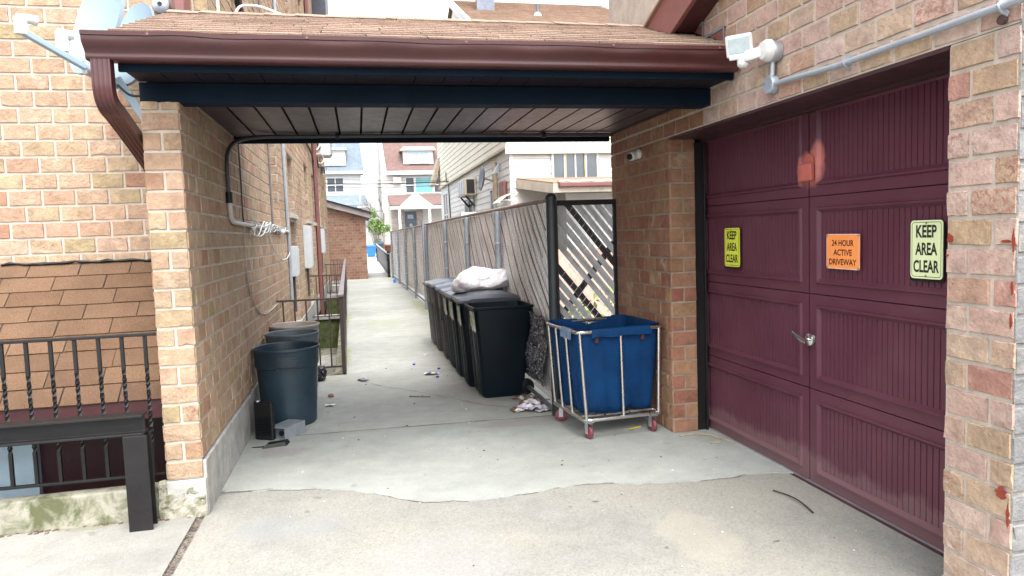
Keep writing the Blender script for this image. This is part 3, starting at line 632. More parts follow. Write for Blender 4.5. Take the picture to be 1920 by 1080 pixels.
# overhead door
DX = 2.592
door_m, t, b = nodes('maroon_door_paint'); c = coord(t)
n1 = noise(t, 2.2, 7, .6, c); rr = ramp(t, n1.outputs[0], [(.3, (.078, .0225, .037)), (.7, (.098, .032, .049))])
def patch(col, cy, cz, sy, sz, colr, amt):
    ps = nd(t, 'ShaderNodeVectorMath', operation='SUBTRACT'); t.links.new(c, ps.inputs[0]); ps.inputs[1].default_value = (0, cy-WL[ga.name][1], cz)
    pd = nd(t, 'ShaderNodeVectorMath', operation='MULTIPLY'); t.links.new(ps.outputs[0], pd.inputs[0]); pd.inputs[1].default_value = (0, 1/sy, 1/sz)
    ln = nd(t, 'ShaderNodeVectorMath', operation='LENGTH'); t.links.new(pd.outputs[0], ln.inputs[0])
    nn = noise(t, 9, 4, .6, c); a = nd(t, 'ShaderNodeMath', operation='MULTIPLY_ADD'); t.links.new(nn.outputs[0], a.inputs[0]); a.inputs[1].default_value = .5; t.links.new(ln.outputs['Value'], a.inputs[2])
    r_2 = ramp(t, a.outputs[0], [(.7, (amt,)*3), (1.3, (0, 0, 0))]); return mixc(t, r_2.outputs[0], col, colr)
col = patch(rr.outputs[0], 3.685, 1.86, .19, .15, (.50, .16, .13), .85)
col = patch(col, 3.62, 1.94, .09, .13, (.50, .16, .13), .8)
ns = noise(t, 35, 5, .7, c); rs = ramp(t, ns.outputs[0], [(.72, (0, 0, 0)), (.8, (.35, .35, .35))]); col = mixc(t, rs.outputs[0], col, (.22, .13, .14))
sx = nd(t, 'ShaderNodeSeparateXYZ'); t.links.new(c, sx.inputs[0])
nz = noise(t, 5, 7, .7, c); az = nd(t, 'ShaderNodeMath', operation='MULTIPLY_ADD'); t.links.new(nz.outputs[0], az.inputs[0]); az.inputs[1].default_value = -.30; t.links.new(sx.outputs[2], az.inputs[2])
rz = ramp(t, az.outputs[0], [(-.0, (0, 0, 0)), (.0, (0, 0, 0))]); rz.color_ramp.elements[0].position = 0; rz.color_ramp.elements[0].color = (.45, .45, .45, 1); rz.color_ramp.elements[1].position = .05; col = mixc(t, rz.outputs[0], col, (.19, .12, .115))
nw = noise(t, 1.3, 8, .7, c, .5); rw = ramp(t, nw.outputs[0], [(.52, (0, 0, 0)), (.74, (.22, .22, .22))]); col = mixc(t, rw.outputs[0], col, (.16, .075, .09))
t.links.new(col, b.inputs['Base Color']); rg_ = nd(t, 'ShaderNodeMapRange'); setin(rg_, From_Min=.3, From_Max=.7, To_Min=.30, To_Max=.52); t.links.new(nw.outputs[0], rg_.inputs[0]); t.links.new(rg_.outputs[0], b.inputs['Roughness']); b.inputs['Specular IOR Level'].default_value = .3
n3 = noise(t, 170, 5, .6, c); bump(t, b, n3.outputs[0], .12, .004)
gd = MB()
def door_section(y0, y1, z0, z1):                    # y0 > y1: seen from the alley, left to right
    w = y0-y1; h = z1-z0; X = lambda o: DX-o
    gap = .003
    def P(s, q, o): return (X(o), y0-s, z0+q)
    rings = [(gap, gap, -.02), (gap, gap, 0), (.062, .062, 0), (.070, .066, .013), (.084, .076, .013), (.100, .094, -.006)]
    loops = [[P(a, e, o), P(w-a, e, o), P(w-a, h-e, o), P(a, h-e, o)] for a, e, o in rings]
    v = [p for l in loops for p in l]; f = []
    for i in range(len(loops)-1):
        for k in range(4): f.append((i*4+k, i*4+(k+1) % 4, (i+1)*4+(k+1) % 4, (i+1)*4+k))
    gd.add(v, f)
    s, top, bot = .100, h-.094, .094; e = w-.100; n = max(4, int(round((e-s)/.0375))); d = (e-s)/n
    pr__ = []
    for i in range(n):
        a = s+i*d; pr__ += [(a, -.006), (a+d*.05, -.0125), (a+d*.15, -.0125), (a+d*.20, -.006)]
    pr__.append((e, -.006))
    vv = [P(a, bot, o) for a, o in pr__]+[P(a, top, o) for a, o in pr__]; m = len(pr__)
    gd.add(vv, [(i, i+1, m+i+1, m+i) for i in range(m-1)])
    for a, o in ((bot, 1), (top, 1)):                # close the corrugation ends
        gd.add([P(x_, a, o_) for x_, o_ in pr__]+[P(x_, a, -.006) for x_, o_ in pr__], [(i, i+1, m+i+1, m+i) for i in range(m-1)])
for i in range(4):
    z0 = .012+i*.5655
    door_section(5.045, 3.697, z0, z0+.5655); door_section(3.690, 2.34, z0, z0+.5655)
gd.box(DX+.02, DX+.04, 2.34, 5.045, 0, 2.28)
go = build('garage_door', gd, door_m, ga)
m_ = MB(); m_.box(DX-.002, DX+.02, 2.36, 5.0, .001, .013); build('threshold', m_, GALV, go)
m_ = MB(); m_.box(DX-.040, DX-.012, 3.625, 3.745, 1.80, 1.90); m_.lathe([(0, -.012), (.045, -.012), (.045, 0), (0, 0)], DX-.0, 3.685, 16, axis='x', cz=1.915)
build('lock_box', m_, mat('orange_red_sprayed_box', (.42, .11, .085), .5), go, bev=.006)
m_ = MB(); m_.lathe([(0, -.02), (.02, -.02), (.036, -.012), (.04, 0), (0, 0)], DX-.012, 3.665, 24, axis='x', cz=.873); m_.lathe([(0, -.05), (.012, -.05), (.012, -.015), (0, -.015)], DX-.012, 3.665, 12, axis='x', cz=.873)
m_.sweep([(DX-.058, 3.645, .866), (DX-.064, 3.70, .882), (DX-.066, 3.735, .893), (DX-.064, 3.765, .905)], rrect(.026, .012, .004), up=(0, .3, 1)); build('handle', m_, mat('chrome', (.75, .75, .75), .2, .05, 5, metal=1, bmp=0), go, smooth=True, angle=40)

# ------------------------------------------------------------------ signs on the door
def text_mesh(txt, width, height, bold=.0):
    cu = bpy.data.curves.new('txt', 'FONT'); cu.body = txt; cu.size = 1; cu.offset = bold; cu.resolution_u = 3
    ob = bpy.data.objects.new('txt', cu); COL.objects.link(ob); dg = bpy.context.evaluated_depsgraph_get()
    me = bpy.data.meshes.new_from_object(ob.evaluated_get(dg)); 
    v = [tuple(p.co) for p in me.vertices]; f = [tuple(p.vertices) for p in me.polygons]
    bpy.data.objects.remove(ob); bpy.data.curves.remove(cu); bpy.data.meshes.remove(me)
    x0, x1 = min(p[0] for p in v), max(p[0] for p in v); y0, y1 = min(p[1] for p in v), max(p[1] for p in v)
    return [((p[0]-x0)/(x1-x0)*width, (p[1]-y0)/(y1-y0)*height) for p in v], f
def rpoly(w, h, r, n=5):
    p = []
    for cx, cy, a0 in ((w/2-r, h/2-r, 0), (-w/2+r, h/2-r, 90), (-w/2+r, -h/2+r, 180), (w/2-r, -h/2+r, 270)):
        p += [(cx+r*math.cos(R(a0+k*90/n)), cy+r*math.sin(R(a0+k*90/n))) for k in range(n+1)]
    return p
INK = mat('black_ink', (.012, .014, .014), .5, .1, 9, bmp=0); INKB = mat('dark_brown_ink', (.07, .018, .008), .5, .1, 9, bmp=0)
SCREW = mat('screw_head', (.35, .35, .33), .4, .2, 30, metal=.6)
def sign(yc, zc, w, h, plate_m, label, lines, ink, x=2.571, backer=None, border=True, tilt=0):
    th = thing('sign', label, 'sign', (x, yc, zc))
    Pt = lambda a, b, o=0: (x-o, yc-a*math.cos(tilt)+b*math.sin(tilt), zc+b*math.cos(tilt)+a*math.sin(tilt))
    if backer:
        m = MB(); m.prism([Pt(a-.004, b-.008, -.006) for a, b in rpoly(w+.014, h+.012, .02)], (.005, 0, 0)); build('backing_plate', m, backer, th)
    m = MB(); m.prism([Pt(a, b, 0) for a, b in rpoly(w, h, .018 if border else .006)], (.0035, 0, 0)); build('plate', m, plate_m, th)
    if border:
        m = MB(); o_ = rpoly(w-.016, h-.016, .014); i_ = rpoly(w-.021, h-.021, .012); n = len(o_)
        m.add([Pt(a, b, .0008) for a, b in o_]+[Pt(a, b, .0008) for a, b in i_], [(k, (k+1) % n, (k+1) % n+n, k+n) for k in range(n)]); build('border_line', m, ink, th)
    else:
        m = MB(); o_ = rpoly(w, h, .006); i_ = rpoly(w-.008, h-.008, .004); n = len(o_)
        m.add([Pt(a, b, .0008) for a, b in o_]+[Pt(a, b, .0008) for a, b in i_], [(k, (k+1) % n, (k+1) % n+n, k+n) for k in range(n)]); build('border_line', m, mat('pale_edge', (.66, .5, .42), .5, .1, 9), th)
    m = MB()
    for txt, tw, tht, ty, bold in lines:
        v, f = text_mesh(txt, tw, tht, bold); m.add([Pt(a-tw/2, b+ty, .0012) for a, b in v], f)
    build('lettering', m, ink, th)
    m = MB()
    if border:
        for dz in (h/2-.014, -h/2+.014): m.lathe([(0, -.004), (.004, -.004), (.005, -.001), (0, 0)], x, yc, 10, axis='x', cz=zc+dz)
    else:
        for a in (-w/2+.008, w/2-.008):
            for b_ in (-h/2+.008, h/2-.008): p = Pt(a, b_); m.lathe([(0, -.004), (.006, -.004), (.007, -.001), (0, 0)], p[0], p[1], 10, axis='x', cz=p[2])
    build('screw', m, SCREW, th)
    return th
YEL = mat('fluorescent_yellow_sheet', (.62, .68, .06), .45, .05, 3, bmp=0); PALE = mat('faded_yellow_sheet', (.66, .74, .42), .45, .05, 3, bmp=0); ORA = mat('orange_sheet', (.80, .26, .07), .45, .05, 3, bmp=0)
KA = lambda w, h: [('KEEP', w*.64, h*.215, h*.205, .028), ('AREA', w*.68, h*.215, -h*.095, .028), ('CLEAR', w*.80, h*.215, -h*.395, .028)]
sign(4.542, 1.406, .202, .272, YEL, 'bright yellow sign nearest the dark jamb of the garage door', KA(.202, .272), INK, x=2.574, backer=BLACK)
sign(2.797, 1.414, .190, .272, PALE, 'pale yellow sign beside the right brick pillar', KA(.190, .272), INK, x=2.574, backer=BLACK)
sign(3.379, 1.395, .268, .192, ORA, 'orange sign with dark lettering in the middle of the garage door', [('24 HOUR', .178, .034, .030, .02), ('ACTIVE', .150, .034, -.022, .02), ('DRIVEWAY', .222, .034, -.074, .02)], INKB, x=2.576, border=False, tilt=-.006)

# ------------------------------------------------------------------ fittings on the garage wall
fl = thing('security_light', 'white motion sensor floodlight on the garage wall above the conduit', 'floodlight', (2.27, 3.55, 2.5))
m_ = MB(); m_.lathe([(0, -.05), (.052, -.05), (.055, -.042), (.055, -.004), (0, -.004)], 2.27, 3.50, 24, axis='x', cz=2.485); build('mount_box', m_, GALV, fl, smooth=True)
m_ = MB(); m_.lathe([(0, -.10), (.045, -.095), (.058, -.075), (.06, -.052), (0, -.05)], 2.27, 3.505, 24, axis='x', cz=2.49); m_.sweep([(2.19, 3.53, 2.49), (2.16, 3.56, 2.48), (2.145, 3.60, 2.48)], rrect(.06, .05, .012), up=(0, 0, 1)); build('canopy_cover', m_, WHITE, fl, smooth=True)
lm = MB(); R_ = Matrix.Rotation(R(42), 3, 'Z') @ Matrix.Rotation(R(-16), 3, 'Y'); ctr = Vector((2.135, 3.645, 2.555))
def obox(mb, c0, Rm, sx, sy, sz, off=(0, 0, 0), taper=1, m=0):
    a = [Vector(c0)+Rm@(Vector(off)+Vector((-sx/2, y, z))) for y, z in ((-sy/2, -sz/2), (sy/2, -sz/2), (sy/2, sz/2), (-sy/2, sz/2))]
    b = [Vector(c0)+Rm@(Vector(off)+Vector((sx/2, y*taper, z*taper))) for y, z in ((-sy/2, -sz/2), (sy/2, -sz/2), (sy/2, sz/2), (-sy/2, sz/2))]
    mb.hexa(a, b, m)
obox(lm, ctr, R_, .085, .155, .125, taper=.65); lh = build('lamp_head', lm, WHITE, fl, bev=.012)
lm = MB(); obox(lm, ctr, R_, .006, .112, .085, off=(-.0445, 0, 0)); build('lamp_glass', lm, mat('frosted_glass', (.38, .45, .45), .25, .15, 20), lh, bev=.004)
lm = MB(); lm.lathe([(0, -.045), (.02, -.045), (.034, -.03), (.036, 0), (.03, .025), (0, .03)], 2.14, 3.63, 18, cz=2.47); obox(lm, (2.15, 3.64, 2.497), R_, .10, .14, .03); build('motion_sensor', lm, WHITE, fl, bev=.006)
cd = thing('conduit_run', 'grey electrical conduit with round junction box crossing the garage wall', 'conduit', (2.26, 3.5, 2.3))
m_ = MB(); m_.lathe([(0, -.042), (.046, -.042), (.05, -.036), (.05, -.002), (0, -.002)], 2.268, 3.535, 24, axis='x', cz=2.316); jb = build('junction_box', m_, CONDUIT, cd, smooth=True)
m_ = MB(); [m_.lathe([(0, -.046), (.006, -.046), (.006, -.04), (0, -.04)], 2.268, 3.535+a, 8, axis='x', cz=2.316+b_) for a, b_ in ((.028, .01), (-.028, -.01))]; build('screw', m_, SCREW, jb)
m_ = MB(); m_.tube([(2.245, 3.485, 2.312), (2.245, 2.98, 2.288), (2.245, 2.09, 2.289), (2.245, 1.6, 2.292)], .0145, 12); build('pipe', m_, CONDUIT, cd, smooth=True)
m_ = MB(); m_.tube([(2.245, 3.518, 2.36), (2.245, 3.512, 2.44)], .0135, 10); build('riser', m_, CONDUIT, cd, smooth=True)
for y in (2.92, 2.11):
    m_ = MB(); m_.sweep([(2.268, y, 2.318), (2.243, y, 2.305), (2.228, y, 2.289), (2.243, y, 2.273), (2.268, y, 2.26)], [(.003, .010), (.003, -.010), (-.003, -.010), (-.003, .010)], up=(0, 1, 0)); build('strap', m_, CONDUIT, cd)
m_ = MB(); m_.lathe([(0, -.02), (.016, -.018), (.016, 0), (0, 0)], 2.27, 2.125, 14, axis='x', cz=2.245); tag(build('rusty_plug', m_, mat('rusty_plug', (.06, .03, .03), .8), smooth=True, loc=(2.27, 2.125, 2.245)), 'rusty round plug in the brickwork above the right pillar', 'plug')
cm = thing('security_camera', 'small white dome camera on the sheltered brick pillar under the canopy', 'camera', (2.27, 5.46, 2.16))
m_ = MB(); m_.lathe([(0, -.03), (.034, -.03), (.04, -.02), (.04, 0), (0, 0)], 2.27, 5.44, 18, axis='x', cz=2.165); build('base', m_, WHITE, cm, smooth=True)
m_ = MB(); m_.tube([(2.245, 5.45, 2.158), (2.215, 5.44, 2.15), (2.185, 5.425, 2.143), (2.178, 5.42, 2.141)], .036, 16, scale=[1, 1.02, 1, .8]); build('housing', m_, WHITE, cm, smooth=True)
m_ = MB(); m_.tube([(2.185, 5.425, 2.143), (2.172, 5.418, 2.14)], .026, 14); build('lens', m_, BLACK, cm, smooth=True)
# ------------------------------------------------------------------ conduit and cables on the left wall
cd2 = thing('bent_conduit', 'dark conduit bending from the canopy ceiling down the left brick wall', 'conduit', (-.9, 5.6, 2))
m_ = MB(); p_ = smooth_path([(2.2, 5.86, 2.38), (1.0, 5.88, 2.382), (0, 5.9, 2.382), (-.5, 5.9, 2.38), (-.68, 5.86, 2.372), (-.80, 5.76, 2.345), (-.87, 5.64, 2.29), (-.90, 5.57, 2.21), (-.905, 5.545, 2.1), (-.905, 5.55, 1.95), (-.905, 5.555, 1.85)], 5); m_.tube(p_, .0155, 10); build('pipe', m_, DCOND, cd2, smooth=True)
m_ = MB(); p_ = smooth_path([(-.905, 5.555, 1.87), (-.905, 5.57, 1.78), (-.905, 5.61, 1.735), (-.905, 5.70, 1.715), (-.905, 6.2, 1.708), (-.905, 10.0, 1.69)], 5); m_.tube(p_, .0175, 10); build('lower_pipe', m_, mat('pale_conduit', (.46, .42, .40), .5, .15, 6), cd2, smooth=True)
for p0, p1, r_0 in (((-.905, 5.552, 1.93), (-.905, 5.553, 1.85), .025), ((1.6, 5.865, 2.381), (1.57, 5.865, 2.381), .024), ((-.1, 5.90, 2.382), (-.13, 5.9, 2.382), .024)): m_ = MB(); m_.tube([p0, p1], r_0, 12); build('coupling', m_, BLACK, cd2, smooth=True)
def cable(name, pts, r, m, label, cat='cable', n=6):
    b_ = MB(); b_.tube(smooth_path(pts, n), r, 6); return tag(build(name, b_, m, smooth=True, loc=tuple(pts[0])), label, cat)
cable('cable', [(-.918, 6.22, 2.42), (-.918, 6.25, 2.1), (-.918, 6.24, 1.8), (-.918, 6.27, 1.70)], .006, DCOND, 'thin dark cable hanging straight down the left wall to the conduit')
cable('cable', [(-.915, 6.22, 1.70), (-.915, 6.23, 1.4), (-.915, 6.3, 1.2), (-.915, 6.6, .98), (-.91, 7.2, .86), (-.9, 8.2, .87)], .006, mat('grey_cable', (.35, .3, .27), .6), 'thin grey cable looping from the conduit down to the stair railing')
rg = random.Random(17); b_ = MB(); wc = MB()
for k in range(6):
    p = []; y = 6.2+rg.random()*.3
    while y < 9.3: p.append((-.885+rg.uniform(-.015, .02), y, 1.70+rg.uniform(-.09, .075)*(1 if y < 7.8 else .6))); y += rg.uniform(.16, .45)
    wc.tube(smooth_path(p, 5), .006, 5)
wc.tube(smooth_path([(-.89, 7.6, 1.70), (-.88, 7.9, 1.50), (-.88, 8.6, 1.36), (-.89, 9.4, 1.34), (-.9, 10.1, 1.42)], 6), .007, 5)
tag(build('white_cables', wc, WHITE, smooth=True, loc=(-.9, 7, 1.7)), 'bundle of loose white cables tangled round the wall conduit', 'cables')
cable('vertical_conduit', [(-.905, 9.9, 6.5), (-.905, 9.9, 3), (-.905, 10.0, 1.5), (-.905, 10.02, .75)], .02, CONDUIT, 'grey vertical conduit running down the left wall beside the second window', 'conduit', 2)
cable('vertical_cable', [(-.913, 8.30, 6), (-.913, 8.32, 3), (-.913, 8.33, 1.72)], .011, mat('dark_grey_cable', (.16, .14, .14), .6), 'dark cable down the near edge of the first wall window', 'cable', 2)
cable('drain_pipe', [(-.87, 17.0, 9.2), (-.87, 17.0, 4), (-.87, 16.9, 0), (-.87, 16.9, -.6)], .05, BROWN2, 'brown drain pipe on the left wall beyond the railing', 'drain pipe', 2)
for y, z, w, h, d, lb in ((10.15, 1.28, .34, .42, .10, 'grey meter box at the foot of the vertical conduit'), (12.9, 1.45, .5, .75, .12, 'pale grey meter cabinet between the lower windows of the left wall'), (18.2, 1.55, .5, .6, .12, 'pale meter box beyond the brown drain pipe on the left wall')):
    m_ = MB(); m_.box(-.925, -.925+d, y, y+w, z-h/2, z+h/2); t_ = thing('meter_box', lb, 'meter box', (-.92, y, z)); build('cabinet', m_, mat('meter_grey', (.40, .43, .44), .5, .12, 6), t_, bev=.008)
    m_ = MB(); m_.box(-.925+d, -.915+d, y+.03, y+w-.03, z-h/2+.03, z+h/2-.03); build('door', m_, mat('meter_door_grey', (.44, .46, .47), .5, .12, 6), t_, bev=.004)
    m_ = MB(); m_.tube([(-.89, y+w/2, z-h/2), (-.89, y+w/2, z-h/2-.5)], .018, 8); build('pipe', m_, DCOND, t_, smooth=True)
rg = random.Random(23); m_ = MB()
for k, (y0, y1, z0) in enumerate(((12.3, 20.5, 4.1), (12.5, 22.5, 3.7), (13, 23, 4.9))):
    p = []; n = 14
    for i in range(n+1): p.append((-.90+rg.uniform(0, .03), y0+(y1-y0)*i/n, z0+rg.uniform(-.18, .18)-.7*math.sin(math.pi*i/n)*.25))
    m_.tube(smooth_path(p, 4), .022, 5)
tag(build('overhead_cables', m_, BLACK, smooth=True, loc=(-.9, 16, 4)), 'black cables strung along the upper left wall towards the far end', 'cables')
m_ = MB(); rg = random.Random(29)
for k in range(5):
    y = 13+k*2.1; zz = 4.0-.1*k; m_.tube([(-.86+.09*math.cos(a), y+.35*math.cos(a)*.6, zz+.13*math.sin(a)) for a in [R(i*30) for i in range(12)]], .016, 5, closed=True)
tag(build('cable_coils', m_, WHITE, smooth=True, loc=(-.86, 15, 4)), 'coiled white cables hanging on the upper left wall', 'cables')
ac = thing('wall_air_conditioner', 'white window air conditioner high on the far end of the left wall', 'air conditioner', (-.8, 20.6, 4.2))
m_ = MB(); m_.box(-1.0, -.62, 20.4, 21.1, 3.9, 4.4); build('housing', m_, WHITE, ac, bev=.02)
m_ = MB(); [m_.box(-.60, -.595+.012, 20.45, 21.05, 3.95+i*.05, 3.97+i*.05) for i in range(9)]; m_.box(-.622, -.60, 20.43, 21.07, 3.93, 4.37); build('grille', m_, GALV, ac)
# upper left wall fittings above the canopy roof
cable('drain_pipe', [(-1.09, 5.28, 6), (-1.09, 5.28, 4), (-1.09, 5.28, 2.9)], .055, BROWN2, 'wide brown drain pipe behind the left end of the canopy ridge', 'drain pipe', 2)
m_ = MB(); m_.lathe([(0, -.05), (.03, -.05), (.055, -.03), (.06, 0), (0, 0)], -1.225, 5.34, 18, axis='y', cz=3.185); t_ = thing('junction_box', 'small round grey junction box behind the satellite dishes', 'junction box', (-1.225, 5.34, 3.185)); build('housing', m_, CONDUIT, t_, smooth=True)
m_ = MB(); m_.lathe([(0, -.056), (.015, -.056), (.015, -.05), (0, -.05)], -1.225, 5.34, 10, axis='y', cz=3.185); build('cover_screw', m_, BLACK, t_)
cable('cable', [(-.9, 5.7, 4.3), (-.9, 5.55, 3.7), (-.86, 5.32, 3.25), (-.84, 5.2, 3.08)], .009, WHITE, 'white cable dropping from the upper wall onto the canopy ridge')
cable('cable', [(-.74, 5.18, 3.07), (-.75, 5.3, 3.12), (-.72, 5.4, 3.22), (-.6, 5.5, 3.25), (-.45, 5.4, 3.17), (-.35, 5.25, 3.11), (-.32, 5.2, 3.085)], .009, WHITE, 'white cable looping above the middle left of the canopy ridge')
cable('upper_conduit', [(-.88, 6.1, 4.6), (-.88, 6.3, 3.8), (-.86, 6.55, 3.25), (-.86, 6.6, 2.9)], .03, BLACK, 'slanting black conduit on the upper wall above the canopy ridge', 'conduit')

# ------------------------------------------------------------------ satellite dishes
def frame(nrm):
    n = Vector(nrm).normalized(); u = Vector((0, 0, 1))-n*n.z; u.normalize(); return u.cross(n), u, n
def dish(label, c0, nrm, rx, rz, lnb, arm_from, text=None, mount=None, lnb2=None):
    t_ = thing('satellite_dish', label, 'satellite dish', tuple(c0), 'satellite dishes at the canopy corner'); a, u, n = frame(nrm); c0 = Vector(c0)
    def bowl(mb, k, off, flip):
        rings, seg = 8, 40; v = [c0+n*(off-.05)]; f = []
        for i in range(1, rings+1):
            r_ = i/rings
            for j in range(seg):
                th_ = 2*math.pi*j/seg; sx = math.copysign(abs(math.cos(th_))**.85, math.cos(th_)); sz = math.copysign(abs(math.sin(th_))**.85, math.sin(th_))
                v.append(c0+a*(rx*r_*sx)+u*(rz*r_*sz)+n*(off-.05+.06*r_*r_))
        for j in range(seg): f.append((0, 1+j, 1+(j+1) % seg))
        for i in range(rings-1):
            for j in range(seg): f.append((1+i*seg+j, 1+i*seg+(j+1) % seg, 1+(i+1)*seg+(j+1) % seg, 1+(i+1)*seg+j))
        return v, f, seg, rings
    m = MB(); v, f, seg, rings = bowl(m, 1, 0, 0); v2 = [p-n*.022 for p in v]; nv = len(v); o_ = 1+(rings-1)*seg
    m.add(v+v2, f+[tuple(i+nv for i in q_)[::-1] for q_ in f]+[(o_+j, o_+(j+1) % seg, o_+(j+1) % seg+nv, o_+j+nv) for j in range(seg)])
    build('dish', m, DISH, t_, smooth=True, angle=45)
    m = MB(); A = Vector(arm_from); B = Vector(lnb); m.sweep([A, B], rrect(.032, .045, .005), up=(0, 0, 1)); build('arm', m, DISH, t_, bev=.003)
    m = MB(); d = (A-B); d.z = 0; d.normalize(); up = Vector((0, 0, 1))
    m.sweep([B-up*.02, B+up*.075], rrect(.062, .05, .012), up=d); m.tube([B+up*.068-d*.02, B+up*.07+d*.05, B+up*.066+d*.082], .03, 12, scale=[.8, .85, 1]); build('receiver', m, WHITE, t_, bev=.004, smooth=True)
    if lnb2:
        m = MB(); B = Vector(lnb2); m.sweep([B-up*.05, B+up*.06], rrect(.06, .06, .014), up=d); m.tube([B+up*.05-d*.02, B+up*.05+d*.06], .026, 10); build('receiver', m, WHITE, t_, smooth=True)
    m = MB(); back = c0-n*.10
    m.sweep([c0-n*.06, back], rrect(.12, .12, .02), up=(0, 0, 1)); m.tube([back, Vector(mount[0]), Vector(mount[1])], .022, 12); m.sweep([A+d*-.01, A-n*.06+up*.03], rrect(.07, .05, .01), up=(0, 0, 1)); build('mount_bracket', m, GALV, t_, smooth=True)
    if text:
        v, f = text_mesh(text, .15, .062, 0); m = MB(); m.add([c0+a*((p-.075)*1)+u*(q_+.02)+n*(-.043+.06*((p-.075)/rx)**2+.06*((q_+.02)/rz)**2) for p, q_ in v], f); build('logo', m, mat('grey_print', (.25, .29, .33), .5, .1, 9, bmp=0), t_)
    return t_
dish('nearer pale blue satellite dish with long feed arm reaching left', (-1.45, 4.74, 2.89), (-.62, -.72, .30), .225, .33, (-1.745, 4.45, 2.755), (-1.492, 4.62, 2.60), mount=((-1.30, 5.0, 2.80), (-1.25, 5.34, 2.55)), lnb2=(-1.60, 4.60, 2.735))
dish('rear satellite dish with faint lettering partly behind the canopy roof', (-1.36, 5.12, 2.87), (-.52, -.80, .28), .155, .29, (-1.62, 4.92, 2.66), (-1.455, 5.05, 2.58), text='dish', mount=((-1.33, 5.22, 2.70), (-1.31, 5.335, 2.40)))
m_ = MB(); m_.sweep([(-1.45, 5.04, 2.63), (-1.31, 5.06, 2.38)], rrect(.05, .06, .006), up=(0, 0, 1)); tag(build('mount_strut', m_, DISH, bev=.003, loc=(-1.38, 5.05, 2.5)), 'pale blue mounting strut running down behind the downspout', 'strut')
cable('cable', [(-1.41, 4.9, 2.56), (-1.33, 4.85, 2.49), (-1.24, 4.82, 2.48)], .008, BLACK, 'short black cable drooping below the rear satellite dish')

# ------------------------------------------------------------------ areaway along the left wall
aw = thing('areaway', 'sunken concrete areaway with mossy walls behind the brown railing', 'areaway', (-.55, 14, 0))
m_ = MB()
for a, b in ((8.3, 24.6),):
    m_.hexa([(EDGE(a)-.13, a, -.9), (EDGE(a)-.003, a, -.9), (EDGE(a)-.003, a, .03), (EDGE(a)-.13, a, .03)], [(EDGE(b)-.13, b, -.9), (EDGE(b)-.003, b, -.9), (EDGE(b)-.003, b, .03), (EDGE(b)-.13, b, .03)])
m_.box(-.94, -.3, 8.3, 8.42, -.9, .02)
build('retaining_wall', m_, MOSSC, aw, bev=.006)
for bx in ((-.95, -.3, 14.8, 15.1, -.05, .02), (-.95, -.38, 20.4, 20.8, -.05, .02), (-.95, -.4, 24.5, 24.9, -.9, .02), (-.95, -.3, 11.4, 12.5, -.65, -.42)): m_ = MB(); m_.box(*bx); build('ledge', m_, CONCF, aw, bev=.006)
GREENB = mat('mossy_dark_wall', (.035, .045, .018), .9, .5, 6, bmp=.4, var2=(.08, .10, .03))
for bx in ((-.95, -.3, 14.85, 15.05, -.9, -.05), (-.95, -.38, 20.45, 20.75, -.9, -.05)): m_ = MB(); m_.box(*bx); build('cross_wall', m_, GREENB, aw)
m_ = MB(); m_.box(-.95, -.19, 8.3, 24.6, -.92, -.65); build('floor', m_, MOSSC, aw)
rl = thing('stair_railing', 'dark brown metal railing round the sunken areaway beside the path', 'railing', (-.21, 8.3, 0))
RT = .905
m_ = MB(); m_.hexa([(EDGE(8.3)-.05, 8.28, RT), (EDGE(8.3)+.01, 8.28, RT), (EDGE(8.3)+.01, 8.28, RT+.028), (EDGE(8.3)-.05, 8.28, RT+.028)], [(EDGE(24.6)-.05, 24.6, RT), (EDGE(24.6)+.01, 24.6, RT), (EDGE(24.6)+.01, 24.6, RT+.028), (EDGE(24.6)-.05, 24.6, RT+.028)]); build('top_rail', m_, mat('worn_grey_brown_rail', (.16, .13, .13), .4, .3, 5), rl, bev=.004)
m_ = MB(); m_.sweep([(EDGE(8.3)-.02, 8.32, .09), (EDGE(24.6)-.02, 24.6, .09)], rrect(.02, .03, .003)); build('bottom_rail', m_, RAIL, rl)
for y in (8.32, 14.0, 20.4, 24.5):
    m_ = MB(); m_.box(EDGE(y)-.045, EDGE(y)-.001, y-.02, y+.02, -.02 if y < 9 else .0, RT+.0); build('post', m_, RAIL, rl, bev=.003)
    m_ = MB(); m_.box(-.925, EDGE(y)-.045, y-.012, y+.012, RT-.03, RT-.008); m_.box(-.925 if y > 9 else -.62, EDGE(y)-.045, y-.012, y+.012, .09, .11); build('cross_rail', m_, RAIL, rl, bev=.002)
    x = EDGE(y)-.16
    while x > -.92:
        m_ = MB(); m_.box(x-.0085, x+.0085, y-.0085, y+.0085, .10 if (x > -.6 or y > 9) else .0, RT-.03); build('baluster', m_, RAIL, rl); x -= .125
y = 8.6
bb = MB()
while y < 24.3:
    if abs(y-14) > .1 and abs(y-20.4) > .1: bb.box(EDGE(y)-.03, EDGE(y)-.014, y-.008, y+.008, .1, RT)
    y += .14
o = build('baluster_row', bb, RAIL, rl); o['kind'] = 'stuff'
o.name = 'balusters'

